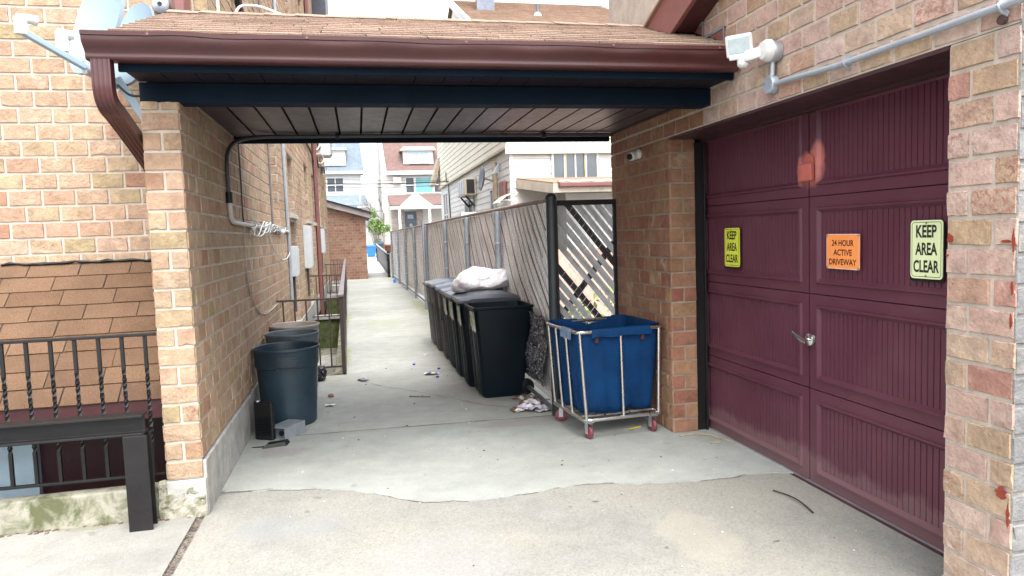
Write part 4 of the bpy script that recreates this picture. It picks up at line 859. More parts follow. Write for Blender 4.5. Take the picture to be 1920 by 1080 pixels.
# ------------------------------------------------------------------ chain link fence
def fdir(): 
    d = Vector((FEN(28.3)-FEN(5.75), 28.3-5.75, 0)); return d.normalized()
FD = fdir(); FN = Vector((-FD.y, FD.x, 0)); F0 = Vector((FEN(5.75), 5.75, 0)); FL = 22.6; FT = 1.83
fe = thing('chain_link_fence', 'long chain link fence with pale woven slats along the right side of the path', 'fence', tuple(F0))
def FP(s, z, o=0): return F0+FD*s+FN*o+Vector((0, 0, z))
def bulge(s, z):                                      # the fabric hangs loose near the first post
    return .10*math.exp(-((s-1.0)/.9)**2)*max(0, 1-z/1.3)*math.sin(3.1*min(1, max(0, (1.3-z)/1.2)))+.012*math.sin(s*2.3+z*2)
sm = MB(); rm = MB(); wm = MB(); rg = random.Random(41)
pitch = .09; zb, zt = .12, FT-.02; hh = zt-zb; i = 0; s = 0
while s < FL+hh:
    wdt = pitch*1.03; n = 7
    if s > 11: pass
    rusty = i % 4 == 0
    L = []; Rr = []; K = []
    off = rg.uniform(-.006, .006)+(.004 if i % 2 else -.004); dro = rg.uniform(0, .06)
    for k in range(n+1):
        z = zb+dro+(hh-dro)*k/n; ss = s-hh+(z-zb)          # descends towards the camera
        for lst, d_ in ((L, 0), (Rr, wdt)):
            q_ = min(max(ss+d_, 0.02), FL); lst.append(FP(q_, z, -.012+off+bulge(q_, z)*-1))
        q_ = min(max(ss-.004, .02), FL); K.append((q_, z))
    for k in range(n):
        if (L[k]-Rr[k]).length < .01 and (L[k+1]-Rr[k+1]).length < .01: continue
        sm.face([L[k], Rr[k], Rr[k+1], L[k+1]])
    if rusty:
        kk = [FP(a, z, .004-bulge(a, z)) for a, z in K if .03 < a < FL-.01]
        if len(kk) > 1: rm.sweep(kk, [(.006, 0), (0, .004), (-.006, 0), (0, -.004)], scale=[rg.uniform(.5, 1.5)*(1 if s < 5 else .6 if s < 9 else .35) for _ in kk])
    s += pitch; i += 1
so_ = build('privacy_slats', sm, SLAT, fe); 
md = so_.modifiers.new('thick', 'SOLIDIFY'); md.thickness = .004
build('rust_wire', rm, RUST, fe)
bs = MB(); n = 60
for i in range(n): a, b_ = FL*i/n+.01, FL*(i+1)/n+.01; bs.hexa([FP(a, .14, -.034), FP(b_, .14, -.034), FP(b_, .14, -.03), FP(a, .14, -.03)], [FP(a, zt, -.034), FP(b_, zt, -.034), FP(b_, zt, -.03), FP(a, zt, -.03)])
build('backing_sheet', bs, mat('pale_backing', (.55, .54, .52), .85, .2, 3), fe)
wp = .068; s = -hh
while s < FL:
    for sg in (1, -1):
        a0, z0, a1, z1 = (s, zb, s+hh, zt) if sg == 1 else (s, zt, s+hh, zb)
        far = s > 9
        if far and int(round(s/wp)) % 3: continue
        pts = []
        for k in range(9):
            tt = k/8; a = a0+(a1-a0)*tt; z = z0+(z1-z0)*tt
            if .0 <= a <= FL: pts.append(FP(a, z, .001+(.003 if k % 2 else 0)-bulge(a, z)))
        if len(pts) > 1: wm.tube(pts, .0014 if not far else .0022, 3)
    s += wp
build('wire_mesh', wm, mat('pale_wire', (.50, .48, .46), .5, .25, 12), fe)
m_ = MB(); m_.tube([FP(0, FT), FP(6, FT+.005), FP(12, FT-.005), FP(FL, FT)], .021, 10); build('top_rail', m_, mat('rusty_rail', (.27, .20, .175), .65, .3, 10, metal=.3, bmp=.2), fe, smooth=True)
m_ = MB(); m_.tube([FP(0, .06, .03), FP(2.5, .11, .03), FP(FL, .08, .03)], .02, 8); build('bottom_rail', m_, mat('dark_grey_rail', (.10, .11, .115), .55, .3, 10, metal=.3), fe, smooth=True)
GPOST = mat('grey_fence_post', (.235, .265, .295), .5, .22, 9, metal=.3, bmp=.15)
for k, sp in enumerate((1.95, 4.05, 6.35, 9.55, 12.4, 15.3, 18.6, 22.4)):
    m_ = MB(); m_.tube([FP(sp, -.02, .045), FP(sp, FT-.02, .045)], .036 if k != 3 else .042, 12); po = build('post', m_, GPOST, fe, smooth=True)
    m_ = MB(); [m_.tube([FP(sp-.0, z, .045), FP(sp, z+.022, .045)], .041, 12) for z in (.5, 1.0, 1.45)]; build('tie_band', m_, GALV, po, smooth=True)
m_ = MB(); m_.tube([FP(9.45, -.02, .10), FP(9.45, FT+.06, .10)], .03, 10); build('terminal_post', m_, GPOST, fe, smooth=True)
# crumpled silver wrapping stuck behind the bins
m_ = MB(); rg = random.Random(19); nu, nv = 16, 26; grid = []
for j in range(nv+1):
    for i in range(nu+1):
        s_0 = .16+i*.85/nu; z = .2+j*.62/nv
        grid.append(FP(s_0, z, .02+.02*math.sin(i*.9+j*.35)+rg.uniform(-.012, .012)+.03*math.exp(-((j-8)/6)**2)))
m_.add(grid, [(j*(nu+1)+i, j*(nu+1)+i+1, (j+1)*(nu+1)+i+1, (j+1)*(nu+1)+i) for j in range(nv) for i in range(nu)])
mt, t, b = nodes('silver_netting'); c = coord(t); n1 = noise(t, 45, 6, .7, c, 1.2); r_1 = ramp(t, n1.outputs[0], [(.46, (.014, .014, .018)), (.53, (.12, .12, .13)), (.6, (.75, .75, .77))]); t.links.new(r_1.outputs[0], b.inputs['Base Color']); b.inputs['Metallic'].default_value = .55; b.inputs['Roughness'].default_value = .3; bump(t, b, n1.outputs[0], .6, .02)
tag(build('torn_netting', m_, mt, loc=tuple(FP(.5, .5))), 'crumpled silvery netting hanging behind the nearest bin', 'netting')

# ------------------------------------------------------------------ lattice gate and big black post
gt = thing('lattice_gate', 'dark framed gate of diagonal grey slats beside the sheltered brick pillar', 'gate', (1.95, 5.95, 0))
GY = 5.95; gx0, gx1, gz0, gz1 = 1.705, 2.245, .16, 1.83
for nm, bx in (('top_bar', (gx0-.02, gx1, gz1-.045, gz1)), ('side_bar', (gx0-.02, gx0, gz0, gz1-.045)), ('side_bar', (gx1-.03, gx1, gz0, gz1-.045)), ('bottom_bar', (gx0, gx1-.03, gz0, gz0+.04))):
    m_ = MB(); m_.box(bx[0], bx[1], GY-.02, GY+.02, bx[2], bx[3]); build(nm, m_, BLACK, gt, bev=.004)
def clipslat(c, w, sgn, y, th, mb, zlo=gz0+.04, zhi=gz1-.045, x0=gx0, x1=gx1-.03, a=1.25):
    # slat z = c - sgn*a*(x-gx0); trimmed to the frame
    pts = []
    P = [(-1, 0), (3, 0)]
    lo = lambda x: c-sgn*a*(x-gx0); 
    poly = [(-2, lo(-2)), (5, lo(5)), (5, lo(5)+w), (-2, lo(-2)+w)]
    def clip(poly, f):
        o = []
        for i in range(len(poly)):
            p, q_ = poly[i], poly[(i+1) % len(poly)]; fp, fq = f(p), f(q_)
            if fp >= 0: o.append(p)
            if fp*fq < 0: k = fp/(fp-fq); o.append((p[0]+(q_[0]-p[0])*k, p[1]+(q_[1]-p[1])*k))
        return o
    for f in (lambda p: p[0]-x0, lambda p: x1-p[0], lambda p: p[1]-zlo, lambda p: zhi-p[1]):
        poly = clip(poly, f)
        if len(poly) < 3: return
    if abs(sum(poly[i][0]*poly[(i+1) % len(poly)][1]-poly[(i+1) % len(poly)][0]*poly[i][1] for i in range(len(poly)))) < .0008: return
    mb.prism([(x, y, z) for x, z in poly], (0, th, 0))
sg_, sd_ = MB(), MB(); c = .30; k = 0; missing = {4, 9}
while c < 2.5:
    if k in missing: pass
    elif k in (2, 8, 14): clipslat(c, .088, 1, GY-.004, .006, sd_)
    else: clipslat(c, .084+.006*math.sin(k*2.3), 1, GY-.004+.003*(k % 2), .006, sg_)
    c += .112; k += 1
c = -.2
dk = MB()
for c in (-.1, .75): clipslat(c, .09, -1, GY+.006, .006, dk)
build('slat_panel', sg_, SLATG, gt); build('dark_slat_panel', sd_, SLATD, gt); build('cross_slats', dk, SLATD, gt)
m_ = MB(); s = gx0-1.7
while s < gx1+1.7:
    for sg in (1, -1):
        pts = [(s+sg*(k/10*1.7)*.8, GY-.012-(.003 if k % 2 else 0), gz0+k/10*1.66) for k in range(11)]; pts = [p for p in pts if gx0 < p[0] < gx1-.03]
        if len(pts) > 1: m_.tube(pts, .0018, 3)
    s += .075
build('wire_mesh', m_, GALV, gt)
m_ = MB(); [m_.box(gx0-.09, gx0-.02, GY-.012, GY+.012, z-.012, z+.012) for z in (.5, 1.0, 1.6)]; build('hinge', m_, BLACK, gt, bev=.003)
m_ = MB(); PX, PY = 1.592, 5.72; m_.lathe([(0, 0), (.044, 0), (.044, 1.82), (.050, 1.822), (.050, 1.845), (.043, 1.865), (.025, 1.88), (0, 1.884)], PX, PY, 20)
DPOST = mat('black_green_post', (.018, .024, .026), .5, .3, 7)
tag(build('fence_post', m_, DPOST, smooth=True, loc=(PX, PY, 0)), 'thick black round post with domed cap between fence and lattice gate', 'post')

# ------------------------------------------------------------------ wheeled bins
def wheelie(name, label, bm_, lm_, lid=True, sticker=True, slot=False, w=.50, d=.56, h=.885):
    """front (handle side away) faces -X, origin at the front bottom edge centre line"""
    t_ = thing(name, label, 'wheeled bin', (0, 0, 0), 'wheeled bins along the fence')
    m = MB(); prof = []
    def ring(z, x0, x1, hw, r=.045, n=4):
        return [(x, y, z) for x, y in [(p[0]+(x0+x1)/2, p[1]) for p in rpoly(x1-x0, 2*hw, r, n)]]
    zs = [(0.0, .06, .44, .185, .05), (.03, .04, .45, .195, .05), (h*.5, .015, .50, .225, .05), (h*.86, -.008, .535, .248, .05), (h*.955, -.012, .54, .252, .05), (h*.962, -.030, .562, .268, .05), (h*.985, -.034, .565, .270, .05), (h*.99, -.028, .558, .264, .05), (h*.985, -.012, .545, .250, .05), (h*.5, .03, .485, .21, .05), (.06, .06, .43, .18, .05)]
    rr_ = [ring(z, a, b, hw, r) for z, a, b, hw, r in zs]; k = len(rr_[0]); v = [p for q_ in rr_ for p in q_]; f = []
    for i in range(len(rr_)-1):
        for j in range(k): f.append((i*k+j, i*k+(j+1) % k, (i+1)*k+(j+1) % k, (i+1)*k+j))
    f += [tuple(range(k))[::-1], tuple(range((len(rr_)-1)*k, len(rr_)*k))]; m.add(v, f)
    for yy in (-.13, -.075, .075, .13):                # front ribs
        m.hexa([(.045, yy-.012, .05), (.045, yy+.012, .05), (.03, yy+.008, .05), (.03, yy-.008, .05)], [(.005, yy-.012, h*.72), (.005, yy+.012, h*.72), (-.006, yy+.008, h*.72), (-.006, yy-.008, h*.72)])
    body = build('body', m, bm_, t_, smooth=True, angle=30)
    m = MB(); m.tube([(.545, -.20, h*.93), (.60, -.20, h*.97), (.635, -.18, h*.99), (.635, .18, h*.99), (.60, .20, h*.97), (.545, .20, h*.93)], .016, 10); [m.hexa([(.545, y-.012, h*.82), (.545, y+.012, h*.82), (.545, y+.012, h*.95), (.545, y-.012, h*.95)], [(.60, y-.012, h*.94), (.60, y+.012, h*.94), (.60, y+.012, h*.97), (.60, y-.012, h*.97)]) for y in (-.2, .2)]
    build('handle', m, bm_, t_, smooth=True)
    for y in (-.165, .165):
        m = MB(); m.lathe([(0, -.028), (.06, -.028), (.076, -.02), (.078, 0), (.076, .02), (.06, .028), (0, .028)], .475, y, 22, axis='y', cz=.078); build('wheel', m, BINP, t_, smooth=True)
    if lid:
        m = MB(); secs = [(-.045, .0), (-.05, .012), (-.04, .03), (.0, .045), (.06, .05), (.1, .066), (.3, .075), (.45, .07), (.55, .05), (.60, .03), (.62, .0)]
        n = 9; v = []
        for x, z in secs:
            for j in range(n):
                y = -.275+.55*j/(n-1); e = abs(y)/.275; v.append((x, y, h+.0+z*(1-.75*e**6)+(.01*math.cos(y*22) if .08 < x < .5 else 0)-.0))
        m.add(v, [(i*n+j, i*n+j+1, (i+1)*n+j+1, (i+1)*n+j) for i in range(len(secs)-1) for j in range(n-1)])
        nv = len(v); m.add([(p[0], p[1], h-.012) for p in v], [(i*n+j, (i+1)*n+j, (i+1)*n+j+1, i*n+j+1) for i in range(len(secs)-1) for j in range(n-1)])
        edge = [i for i in range(n)]+[i*n+n-1 for i in range(1, len(secs))]+[(len(secs)-1)*n+j for j in range(n-2, -1, -1)]+[i*n for i in range(len(secs)-2, 0, -1)]
        m.add([v[i] for i in edge]+[(v[i][0], v[i][1], h-.012) for i in edge], [(i, (i+1) % len(edge), (i+1) % len(edge)+len(edge), i+len(edge)) for i in range(len(edge))])
        lo_ = build('lid', m, lm_, t_, smooth=True, angle=35)
        m = MB(); m.tube([(.60, -.17, h+.03), (.66, -.16, h+.035), (.665, .16, h+.035), (.60, .17, h+.03)], .014, 8); build('lid_handle', m, lm_, lo_, smooth=True)
    if sticker:
        rg = random.Random(hash(name+label) % 97); 
        for (z0, z1, y0, y1, mm, dx) in ((.69, .825, -.232, -.03, STK, .006), (.65, .705, -.228, -.06, CARD, .004)):
            m = MB(); q_ = []
            n = 8; 
            bot = [(y0+(y1-y0)*i/n, z0+rg.uniform(-.02, .012)) for i in range(n+1)]; top = [(y1-(y1-y0)*i/n, z1+rg.uniform(-.008, .012)) for i in range(n+1)]
            m.prism([(-.012-.006*(z-.7)/.1-dx*1.5, y, z) for y, z in bot+top], (.002, 0, 0)); build('sticker', m, mm, t_)
    if slot:
        m = MB(); m.box(-.004, .03, -.20, -.10, .5, .75); build('slot', m, BLACK, t_, bev=.008)
    return t_
STK, t, b = nodes('torn_green_white_sticker'); c = coord(t); n1 = noise(t, 14, 4, .6, c); r_1 = ramp(t, n1.outputs[0], [(.40, (.55, .43, .33)), (.5, (.62, .58, .53)), (.54, (.03, .30, .16)), (.68, (.05, .33, .2))]); t.links.new(r_1.outputs[0], b.inputs['Base Color']); b.inputs['Roughness'].default_value = .6
binA = wheelie('wheeled_bin', 'nearest black wheeled bin standing open without its lid', BINP, LIDP, lid=False)
binA.location = (1.045, 6.72, .004); binA.rotation_euler.z = R(2)
binB = wheelie('wheeled_bin', 'black wheeled bin second from the cart with its lid shut', BINP, LIDP)
binB.location = (1.0, 7.27, .004); binB.rotation_euler.z = R(-1)
binC = copy_tree(binB); binC['label'] = 'third black wheeled bin from the cart, under the white bag'; binC.location = (.985, 7.80, .004); binC.rotation_euler.z = R(1)
binD = wheelie('wheeled_bin', 'fourth black wheeled bin from the cart with a red tag on its lid', BINP, LIDP, sticker=True); binD.location = (.985, 8.33, .004)
m_ = MB(); m_.box(.10, .34, -.235, -.13, .932+.012, .938+.012); build('lid_tag', m_, REDP, [c_ for c_ in binD.children if c_.name.startswith('lid')][0])
binE = wheelie('wheeled_bin', 'brown black wheeled bin with a dark slot on its front', BINB, LIDP, sticker=False, slot=True, h=.89); binE.location = (.985, 8.98, .004); binE.rotation_euler.z = R(-3)
binF = wheelie('wheeled_bin', 'tall brown black wheeled bin before the grey one', BINB, LIDP, sticker=False, h=.885); binF.location = (.97, 9.62, .004); binF.rotation_euler.z = R(2)
binG = wheelie('wheeled_bin', 'grey wheeled bin farthest along the fence row', BING, LIDP, sticker=False, h=.865); binG.location = (.965, 10.25, .004)
# white rubbish bag on the lids
bm = bmesh.new(); bmesh.ops.create_icosphere(bm, subdivisions=5, radius=1)
from mathutils import noise as mn
for v in bm.verts:
    p = v.co.copy(); sx = .30*(1 if p.x < 0 else 1+.12*p.x); z = p.z*.20*(1-.22*p.x) if p.z > 0 else p.z*.07
    k = 1+.14*mn.noise(p*1.5)-.10*abs(mn.noise(p*2.6+Vector((3, 1, 2))))+.04*abs(mn.noise(p*5))-.03*abs(mn.noise(p*11))
    e = max(0, p.x-.5)*1.25
    v.co = Vector((p.x*sx*k+.12*e, p.y*.23*k*(1-.5*e), z*k+.13*e*(p.z > -.4)-.04*max(0, -.3-p.x)))
for f in bm.faces: f.smooth = True
me = bpy.data.meshes.new('rubbish_bag'); bm.to_mesh(me); bm.free()
mt, t, b = nodes('translucent_white_bag'); c = coord(t); n1 = noise(t, 6, 5, .6, c, .5); r_1 = ramp(t, n1.outputs[0], [(.34, (.44, .38, .41)), (.5, (.56, .56, .58)), (.66, (.62, .62, .64))]); t.links.new(r_1.outputs[0], b.inputs['Base Color']); b.inputs['Roughness'].default_value = .35; b.inputs['Subsurface Weight'].default_value = .2
n2 = noise(t, 16, 5, .65, c, 1.2); bump(t, b, n2.outputs[0], .6, .02); me.materials.append(mt)
o = bpy.data.objects.new('rubbish_bag', me); COL.objects.link(o); o.location = (1.285, 7.60, 1.012); o.rotation_euler = (0, R(-3), R(4))
tag(o, 'white plastic rubbish bag lying on the shut bin lids', 'rubbish bag')

# ------------------------------------------------------------------ round cans
def can(label, m_body, x, y, h=.66, rt=.272, handles=True, lid=False, rot=0):
    t_ = thing('round_trash_can', label, 'trash can', (0, 0, 0), 'round trash cans by the left wall')
    rb = rt*.845; m = MB()
    z1 = h*.745
    m.lathe([(0, .0), (rb*.94, .0), (rb, .018), (rb*1.005, .04), (rt*.955, z1), (rt*.99, z1+.008), (rt*1.0, z1+.02), (rt*1.015, h-.03), (rt*1.02, h-.026), (rt*1.055, h-.022), (rt*1.062, h-.012), (rt*1.055, h-.003), (rt*1.03, h), (rt*1.0, h-.006), (rt*.985, h-.03), (rt*.955, z1), (rb*.97, .05), (0, .04)], n=56)
    build('body', m, m_body, t_, smooth=True, angle=35)
    if handles:
        for a0 in (-90, 90):
            m = MB(); a = [R(a0-22+i*44/8) for i in range(9)]; ro = rt*1.04
            out = [(ro*math.cos(q_), ro*math.sin(q_)) for q_ in a]; inn = [((rt*.98)*math.cos(q_), (rt*.98)*math.sin(q_)) for q_ in a]
            v = [(x_, y_, z_) for z_ in (h-.105, h-.085) for x_, y_ in out+inn]; n = 9
            f = [(i, i+1, n+i+1, n+i) for i in range(n-1)]+[(2*n+i, 3*n+i, 3*n+i+1, 2*n+i+1) for i in range(n-1)]+[(i, 2*n+i, 2*n+i+1, i+1) for i in range(n-1)]
            m.add(v, f); m.box(-.08, .08, -ro*1.0 if a0 < 0 else rt*.97, -rt*.97 if a0 < 0 else ro, z1+.004, z1+.012)
            build('handle', m, m_body, t_)
            m = MB(); a = [R(a0-17+i*34/8) for i in range(9)]; rr2 = rt*1.019
            v = [(rr2*math.cos(q_), rr2*math.sin(q_), z_) for z_ in (h-.142, h-.062) for q_ in a]+[(rt*.985*math.cos(q_), rt*.985*math.sin(q_), z_) for z_ in (h-.142, h-.062) for q_ in a]
            m.add(v, [(i, i+1, 9+i+1, 9+i) for i in range(8)]); build('grip_recess', m, CAND, t_)
    if lid:
        m = MB(); m.lathe([(rt*1.08, h-.03), (rt*1.09, h), (rt*1.05, h+.02), (rt*.9, h+.03), (rt*.5, h+.045), (0, h+.05)], n=48); m.box(-.09, .09, -rt*1.1, -rt*1.02, h-.05, h-.015); build('lid', m, m_body, t_, smooth=True, angle=35)
    t_.location = (x, y, .004); t_.rotation_euler.z = rot; return t_
CAND = mat('slate_recess_plastic', (.016, .028, .04), .55, .2, 6)
can('nearest slate blue round trash can standing open by the left wall', CANP, -.638, 6.26, .665, .262, rot=R(4))
can('grey open round trash can between the slate and the beige one', CANG, -.655, 7.02, .685, .238, rot=R(8))
can('beige grey round trash can at the back of the three by the wall', CANT, -.69, 7.66, .69, .245, rot=R(-6))

# ------------------------------------------------------------------ laundry cart
ct = thing('laundry_cart', 'steel tube laundry cart with blue canvas bag by the brick pillar', 'cart', (1.85, 5.2, 0))
B = [(1.575, 4.905), (2.20, 4.945), (2.165, 5.60), (1.515, 5.56)]; T = [(1.535, 4.905), (2.225, 4.965), (2.185, 5.64), (1.475, 5.56)]
zB, zT = .158, .815
def loop(P, z, r=.05):
    o = []; n = len(P)
    for i in range(n):
        p = Vector(P[i]); a = (Vector(P[i-1])-p).normalized()*r; b = (Vector(P[(i+1) % n])-p).normalized()*r
        for k in range(5): tt = k/4; q_ = (p+a)*(1-tt)**2+p*2*tt*(1-tt)+(p+b)*tt*tt; o.append((q_.x, q_.y, z))
    return o
m_ = MB(); m_.tube(loop(B, zB), .0145, 12, closed=True); build('base_frame', m_, STEEL, ct, smooth=True)
m_ = MB(); m_.tube(loop(T, zT), .0145, 12, closed=True); build('top_frame', m_, STEEL, ct, smooth=True)
def lerp(a, b, t): return (a[0]+(b[0]-a[0])*t, a[1]+(b[1]-a[1])*t)
for i in range(4):
    for tt in ((.025, .5, .96) if i in (0,) else (.33, .64) if i == 3 else (.5, .97)):
        b_, a_ = lerp(B[i], B[(i+1) % 4], tt), lerp(T[i], T[(i+1) % 4], tt)
        m_ = MB(); m_.tube([(b_[0], b_[1], zB), (a_[0], a_[1], zT)], .011 if tt not in (.025, .97, .96) else .0125, 10); build('upright', m_, STEEL, ct, smooth=True)
m_ = MB(); [m_.tube([tuple(lerp(B[0], B[3], k))+(zB,), tuple(lerp(B[1], B[2], k))+(zB,)], .010, 8) for k in (.2, .5, .8)]; [m_.tube([tuple(lerp(B[0], B[1], k))+(zB-.004,), tuple(lerp(B[3], B[2], k))+(zB-.004,)], .009, 8) for k in (.33, .66)]; build('base_bar', m_, STEEL, ct, smooth=True)
# canvas bag: open sack hung from the top frame, folded over on three sides
bag = MB(); nseg = 72; levels = [(.838, 1.012), (.84, .99), (.825, .965), (.77, .955), (.65, .93), (.5, .90), (.35, .86), (.24, .83), (.185, .78), (.175, .5), (.175, .1)]
ctr = Vector((1.855, 5.265))
TL = loop(T, 0, .06)
def along(P, t):
    n = len(P); L = [(Vector(P[(i+1) % n])-Vector(P[i])).length for i in range(n)]; s = sum(L)*t
    for i in range(n):
        if s <= L[i]: return Vector(P[i]).lerp(Vector(P[(i+1) % n]), s/max(L[i], 1e-6))
        s -= L[i]
    return Vector(P[0])
rgv = []
for li, (z, k) in enumerate(levels):
    for j in range(nseg):
        p = along(TL, j/nseg); d = Vector((p.x, p.y))-ctr
        fold = (.012*math.sin(j*.9+li*.5)+.01*math.sin(j*2.1-li*.9)+.014*mn.noise(Vector((j*.35, li*.6, 1))))*min(1, max(0, (.80-z)*3))
        sag = 0
        kk = k+fold*1.6
        zz = z+(0.010*math.sin(j*.5)+.018*mn.noise(Vector((j*.25, 3, 2))) if li >= 7 else 0)
        if z > .8 and d.y > .2 and abs(d.x) < .22: zz -= 0.075*(1-abs(d.x)/.22)*(.8)
        if z > .8: zz -= .0
        rgv.append((ctr.x+d.x*kk, ctr.y+d.y*kk, zz))
bag.add(rgv, [(i*nseg+j, i*nseg+(j+1) % nseg, (i+1)*nseg+(j+1) % nseg, (i+1)*nseg+j) for i in range(len(levels)-1) for j in range(nseg)])
ib = [(ctr.x+(Vector(p[:2])-ctr).x*.985, ctr.y+(Vector(p[:2])-ctr).y*.985, p[2]+.003) for p in rgv[nseg:]]
bag.add(ib, [(i*nseg+j, (i+1)*nseg+j, (i+1)*nseg+(j+1) % nseg, i*nseg+(j+1) % nseg) for i in range(len(levels)-2) for j in range(nseg)])
build('canvas_bag', bag, CLOTH, ct, smooth=True, angle=80)
fl_ = MB()                                           # canvas turned over the front, left and right rails
def flap(i, t0, t1, drop, mb):
    n = 16; v = []
    for k in range(n+1):
        tt = t0+(t1-t0)*k/n; p = lerp(T[i], T[(i+1) % 4], tt); d = (Vector(p)-ctr).normalized()
        wv = .004*math.sin(k*1.3)
        for (o_, dz) in ((-.018, -.02), (-.012, .012), (0, .0205), (.014, .014), (.0205, -.008), (.021+wv, -.03-drop*.5), (.022+wv*1.5, -.03-drop+.004*math.sin(k*.8))): v.append((p[0]+d.x*o_, p[1]+d.y*o_, zT+dz))
    mb.add(v, [(k*7+q_, k*7+q_+1, (k+1)*7+q_+1, (k+1)*7+q_) for k in range(n) for q_ in range(6)])
for fa in ((0, .17, .84, .012), (1, .12, .95, .02), (2, .62, .80, .015), (2, .05, .3, .015)): fl_ = MB(); flap(*fa, fl_); build('turned_hem', fl_, CLOTH, ct, smooth=True, angle=60)
fl2 = MB(); flap(3, .55, .86, .03, fl2); build('pale_hem', fl2, CLOTHL, ct, smooth=True, angle=60)
m_ = MB()
for tt in (.22, .76): p = lerp(T[0], T[1], tt); m_.box(p[0]-.013, p[0]+.013, p[1]-.003, p[1]+.003, zT-.085, zT-.045)
build('strap_tab', m_, MAROON, ct)
for i, (p, ang) in enumerate(((B[0], 20), (B[1], 15), (B[2], 40), (B[3], 70))):
    q_ = Vector(p)+(ctr-Vector(p)).normalized()*(.075 if i in (0, 1) else .07); a = R(ang)
    f_ = MB(); f_.box(q_.x-.035, q_.x+.035, q_.y-.03, q_.y+.03, zB-.03, zB-.020)
    dx, dy = math.cos(a), math.sin(a)
    for sgn in (-1, 1): f_.sweep([(q_.x+dx*sgn*.022, q_.y+dy*sgn*.022, zB-.028), (q_.x+dx*sgn*.023-dy*-.0, q_.y+dy*sgn*.023-.0, .045)], rrect(.034, .004, .001), up=(-dy, dx, 0))
    f_.tube([(q_.x-dx*.026, q_.y-dy*.026, .052), (q_.x+dx*.026, q_.y+dy*.026, .052)], .006, 8)
    cs = build('caster', f_, GALV, ct)
    w_ = MB(); w_.lathe([(0, -.015), (.03, -.015), (.044, -.012), (.05, -.007), (.0515, 0), (.05, .007), (.044, .012), (.03, .015), (0, .015)], n=24, axis='x')
    w_.v = [(q_.x+dx*v[0]-dy*v[1], q_.y+dy*v[0]+dx*v[1], .0555+v[2]) for v in w_.v]
    build('wheel', w_, REDW, cs, smooth=True)

# ------------------------------------------------------------------ litter
def litter(name, mb, m, label, cat, loc, bev=0, smooth=False):
    return tag(build(name, mb, m, bev=bev, smooth=smooth, loc=loc), label, cat)
m_ = MB(); m_.hexa([(-.865, 5.78, .005), (-.715, 5.70, .005), (-.70, 5.76, .005), (-.85, 5.85, .005)], [(-.87, 5.83, .30), (-.72, 5.75, .295), (-.71, 5.80, .295), (-.86, 5.885, .30)]); o = thing('black_plastic_box', 'upright black plastic box leaning on the slate trash can', 'box', (-.79, 5.78, 0)); build('shell', m_, BLACK, o, bev=.014); m_ = MB(); m_.box(-.84, -.82, 5.805, 5.83, .30, .308); build('button', m_, WHITE, o)
m_ = MB(); [m_.hexa([(-.85+k*.0, 5.775-.0, .05+k*.02), (-.73, 5.71, .05+k*.02), (-.73, 5.712, .056+k*.02), (-.85, 5.777, .056+k*.02)], [(-.85, 5.77, .05+k*.02), (-.73, 5.705, .05+k*.02), (-.73, 5.707, .056+k*.02), (-.85, 5.772, .056+k*.02)]) for k in range(8)]; build('vent_fins', m_, BINP, o)
mb_, t, b = nodes('grey_steel_case'); b.inputs['Base Color'].default_value = (.40, .45, .50, 1); b.inputs['Metallic'].default_value = .6; b.inputs['Roughness'].default_value = .38
n1 = noise(t, 12, 5, .6, coord(t)); r_1 = ramp(t, n1.outputs[0], [(.3, (.33, .37, .42)), (.7, (.46, .50, .54))]); t.links.new(r_1.outputs[0], b.inputs['Base Color'])
o = thing('metal_box', 'small grey metal box lying open in front of the slate trash can', 'box', (-.6, 5.8, 0)); m_ = MB(); RB = Matrix.Rotation(R(-32), 3, 'Z')
cB = Vector((-.625, 5.835, .052)); 
def wbox(mb, x0, x1, y0, y1, z0, z1): mb.hexa([cB+RB@Vector(p) for p in ((x0, y0, z0), (x1, y0, z0), (x1, y1, z0), (x0, y1, z0))], [cB+RB@Vector(p) for p in ((x0, y0, z1), (x1, y0, z1), (x1, y1, z1), (x0, y1, z1))])
wbox(m_, -.075, .075, -.13, .13, -.048, -.044); wbox(m_, -.075, .075, -.13, .13, .044, .048); wbox(m_, -.079, -.075, -.13, .13, -.048, .048); wbox(m_, .075, .079, -.13, .13, -.048, .048); wbox(m_, -.075, .075, .126, .13, -.044, .044); build('case', m_, mb_, o)
m_ = MB(); wbox(m_, -.073, .073, -.09, -.085, -.043, .043); build('inner_panel', m_, mat('dim_steel', (.12, .14, .16), .5), o); m_ = MB(); m_.tube([cB+RB@Vector((.02, -.092, -.005)), cB+RB@Vector((.02, -.100, -.005))], .022, 14); build('knob', m_, BLACK, o, smooth=True)
m_ = MB(); m_.hexa([(-.78, 5.50, .005), (-.60, 5.53, .005), (-.585, 5.63, .005), (-.74, 5.60, .005)], [(-.75, 5.515, .03), (-.615, 5.54, .034), (-.60, 5.615, .034), (-.735, 5.59, .03)]); m_.hexa([(-.86, 5.56, .005), (-.75, 5.53, .005), (-.75, 5.56, .005), (-.86, 5.57, .005)], [(-.86, 5.562, .008), (-.75, 5.535, .012), (-.75, 5.555, .012), (-.86, 5.568, .008)]); litter('black_tray', m_, BLACK, 'flat black plastic tray on the concrete beside the metal box', 'tray', (-.68, 5.56, 0), bev=.006)
bm = bmesh.new(); bmesh.ops.create_icosphere(bm, subdivisions=3, radius=.1)
for v in bm.verts: v.co = Vector((v.co.x*.7, v.co.y*.8, max(v.co.z, -.06)))*(1+.35*mn.noise(v.co*18))
me = bpy.data.meshes.new('black_bag'); bm.to_mesh(me); bm.free(); me.materials.append(mat('black_glossy_bag', (.008, .008, .012), .25, .3, 20, bmp=.5, bscale=25)); o = bpy.data.objects.new('black_bag', me); COL.objects.link(o); o.location = (-.47, 8.05, .07); tag(o, 'small crumpled black plastic bag at the railing post', 'bag')
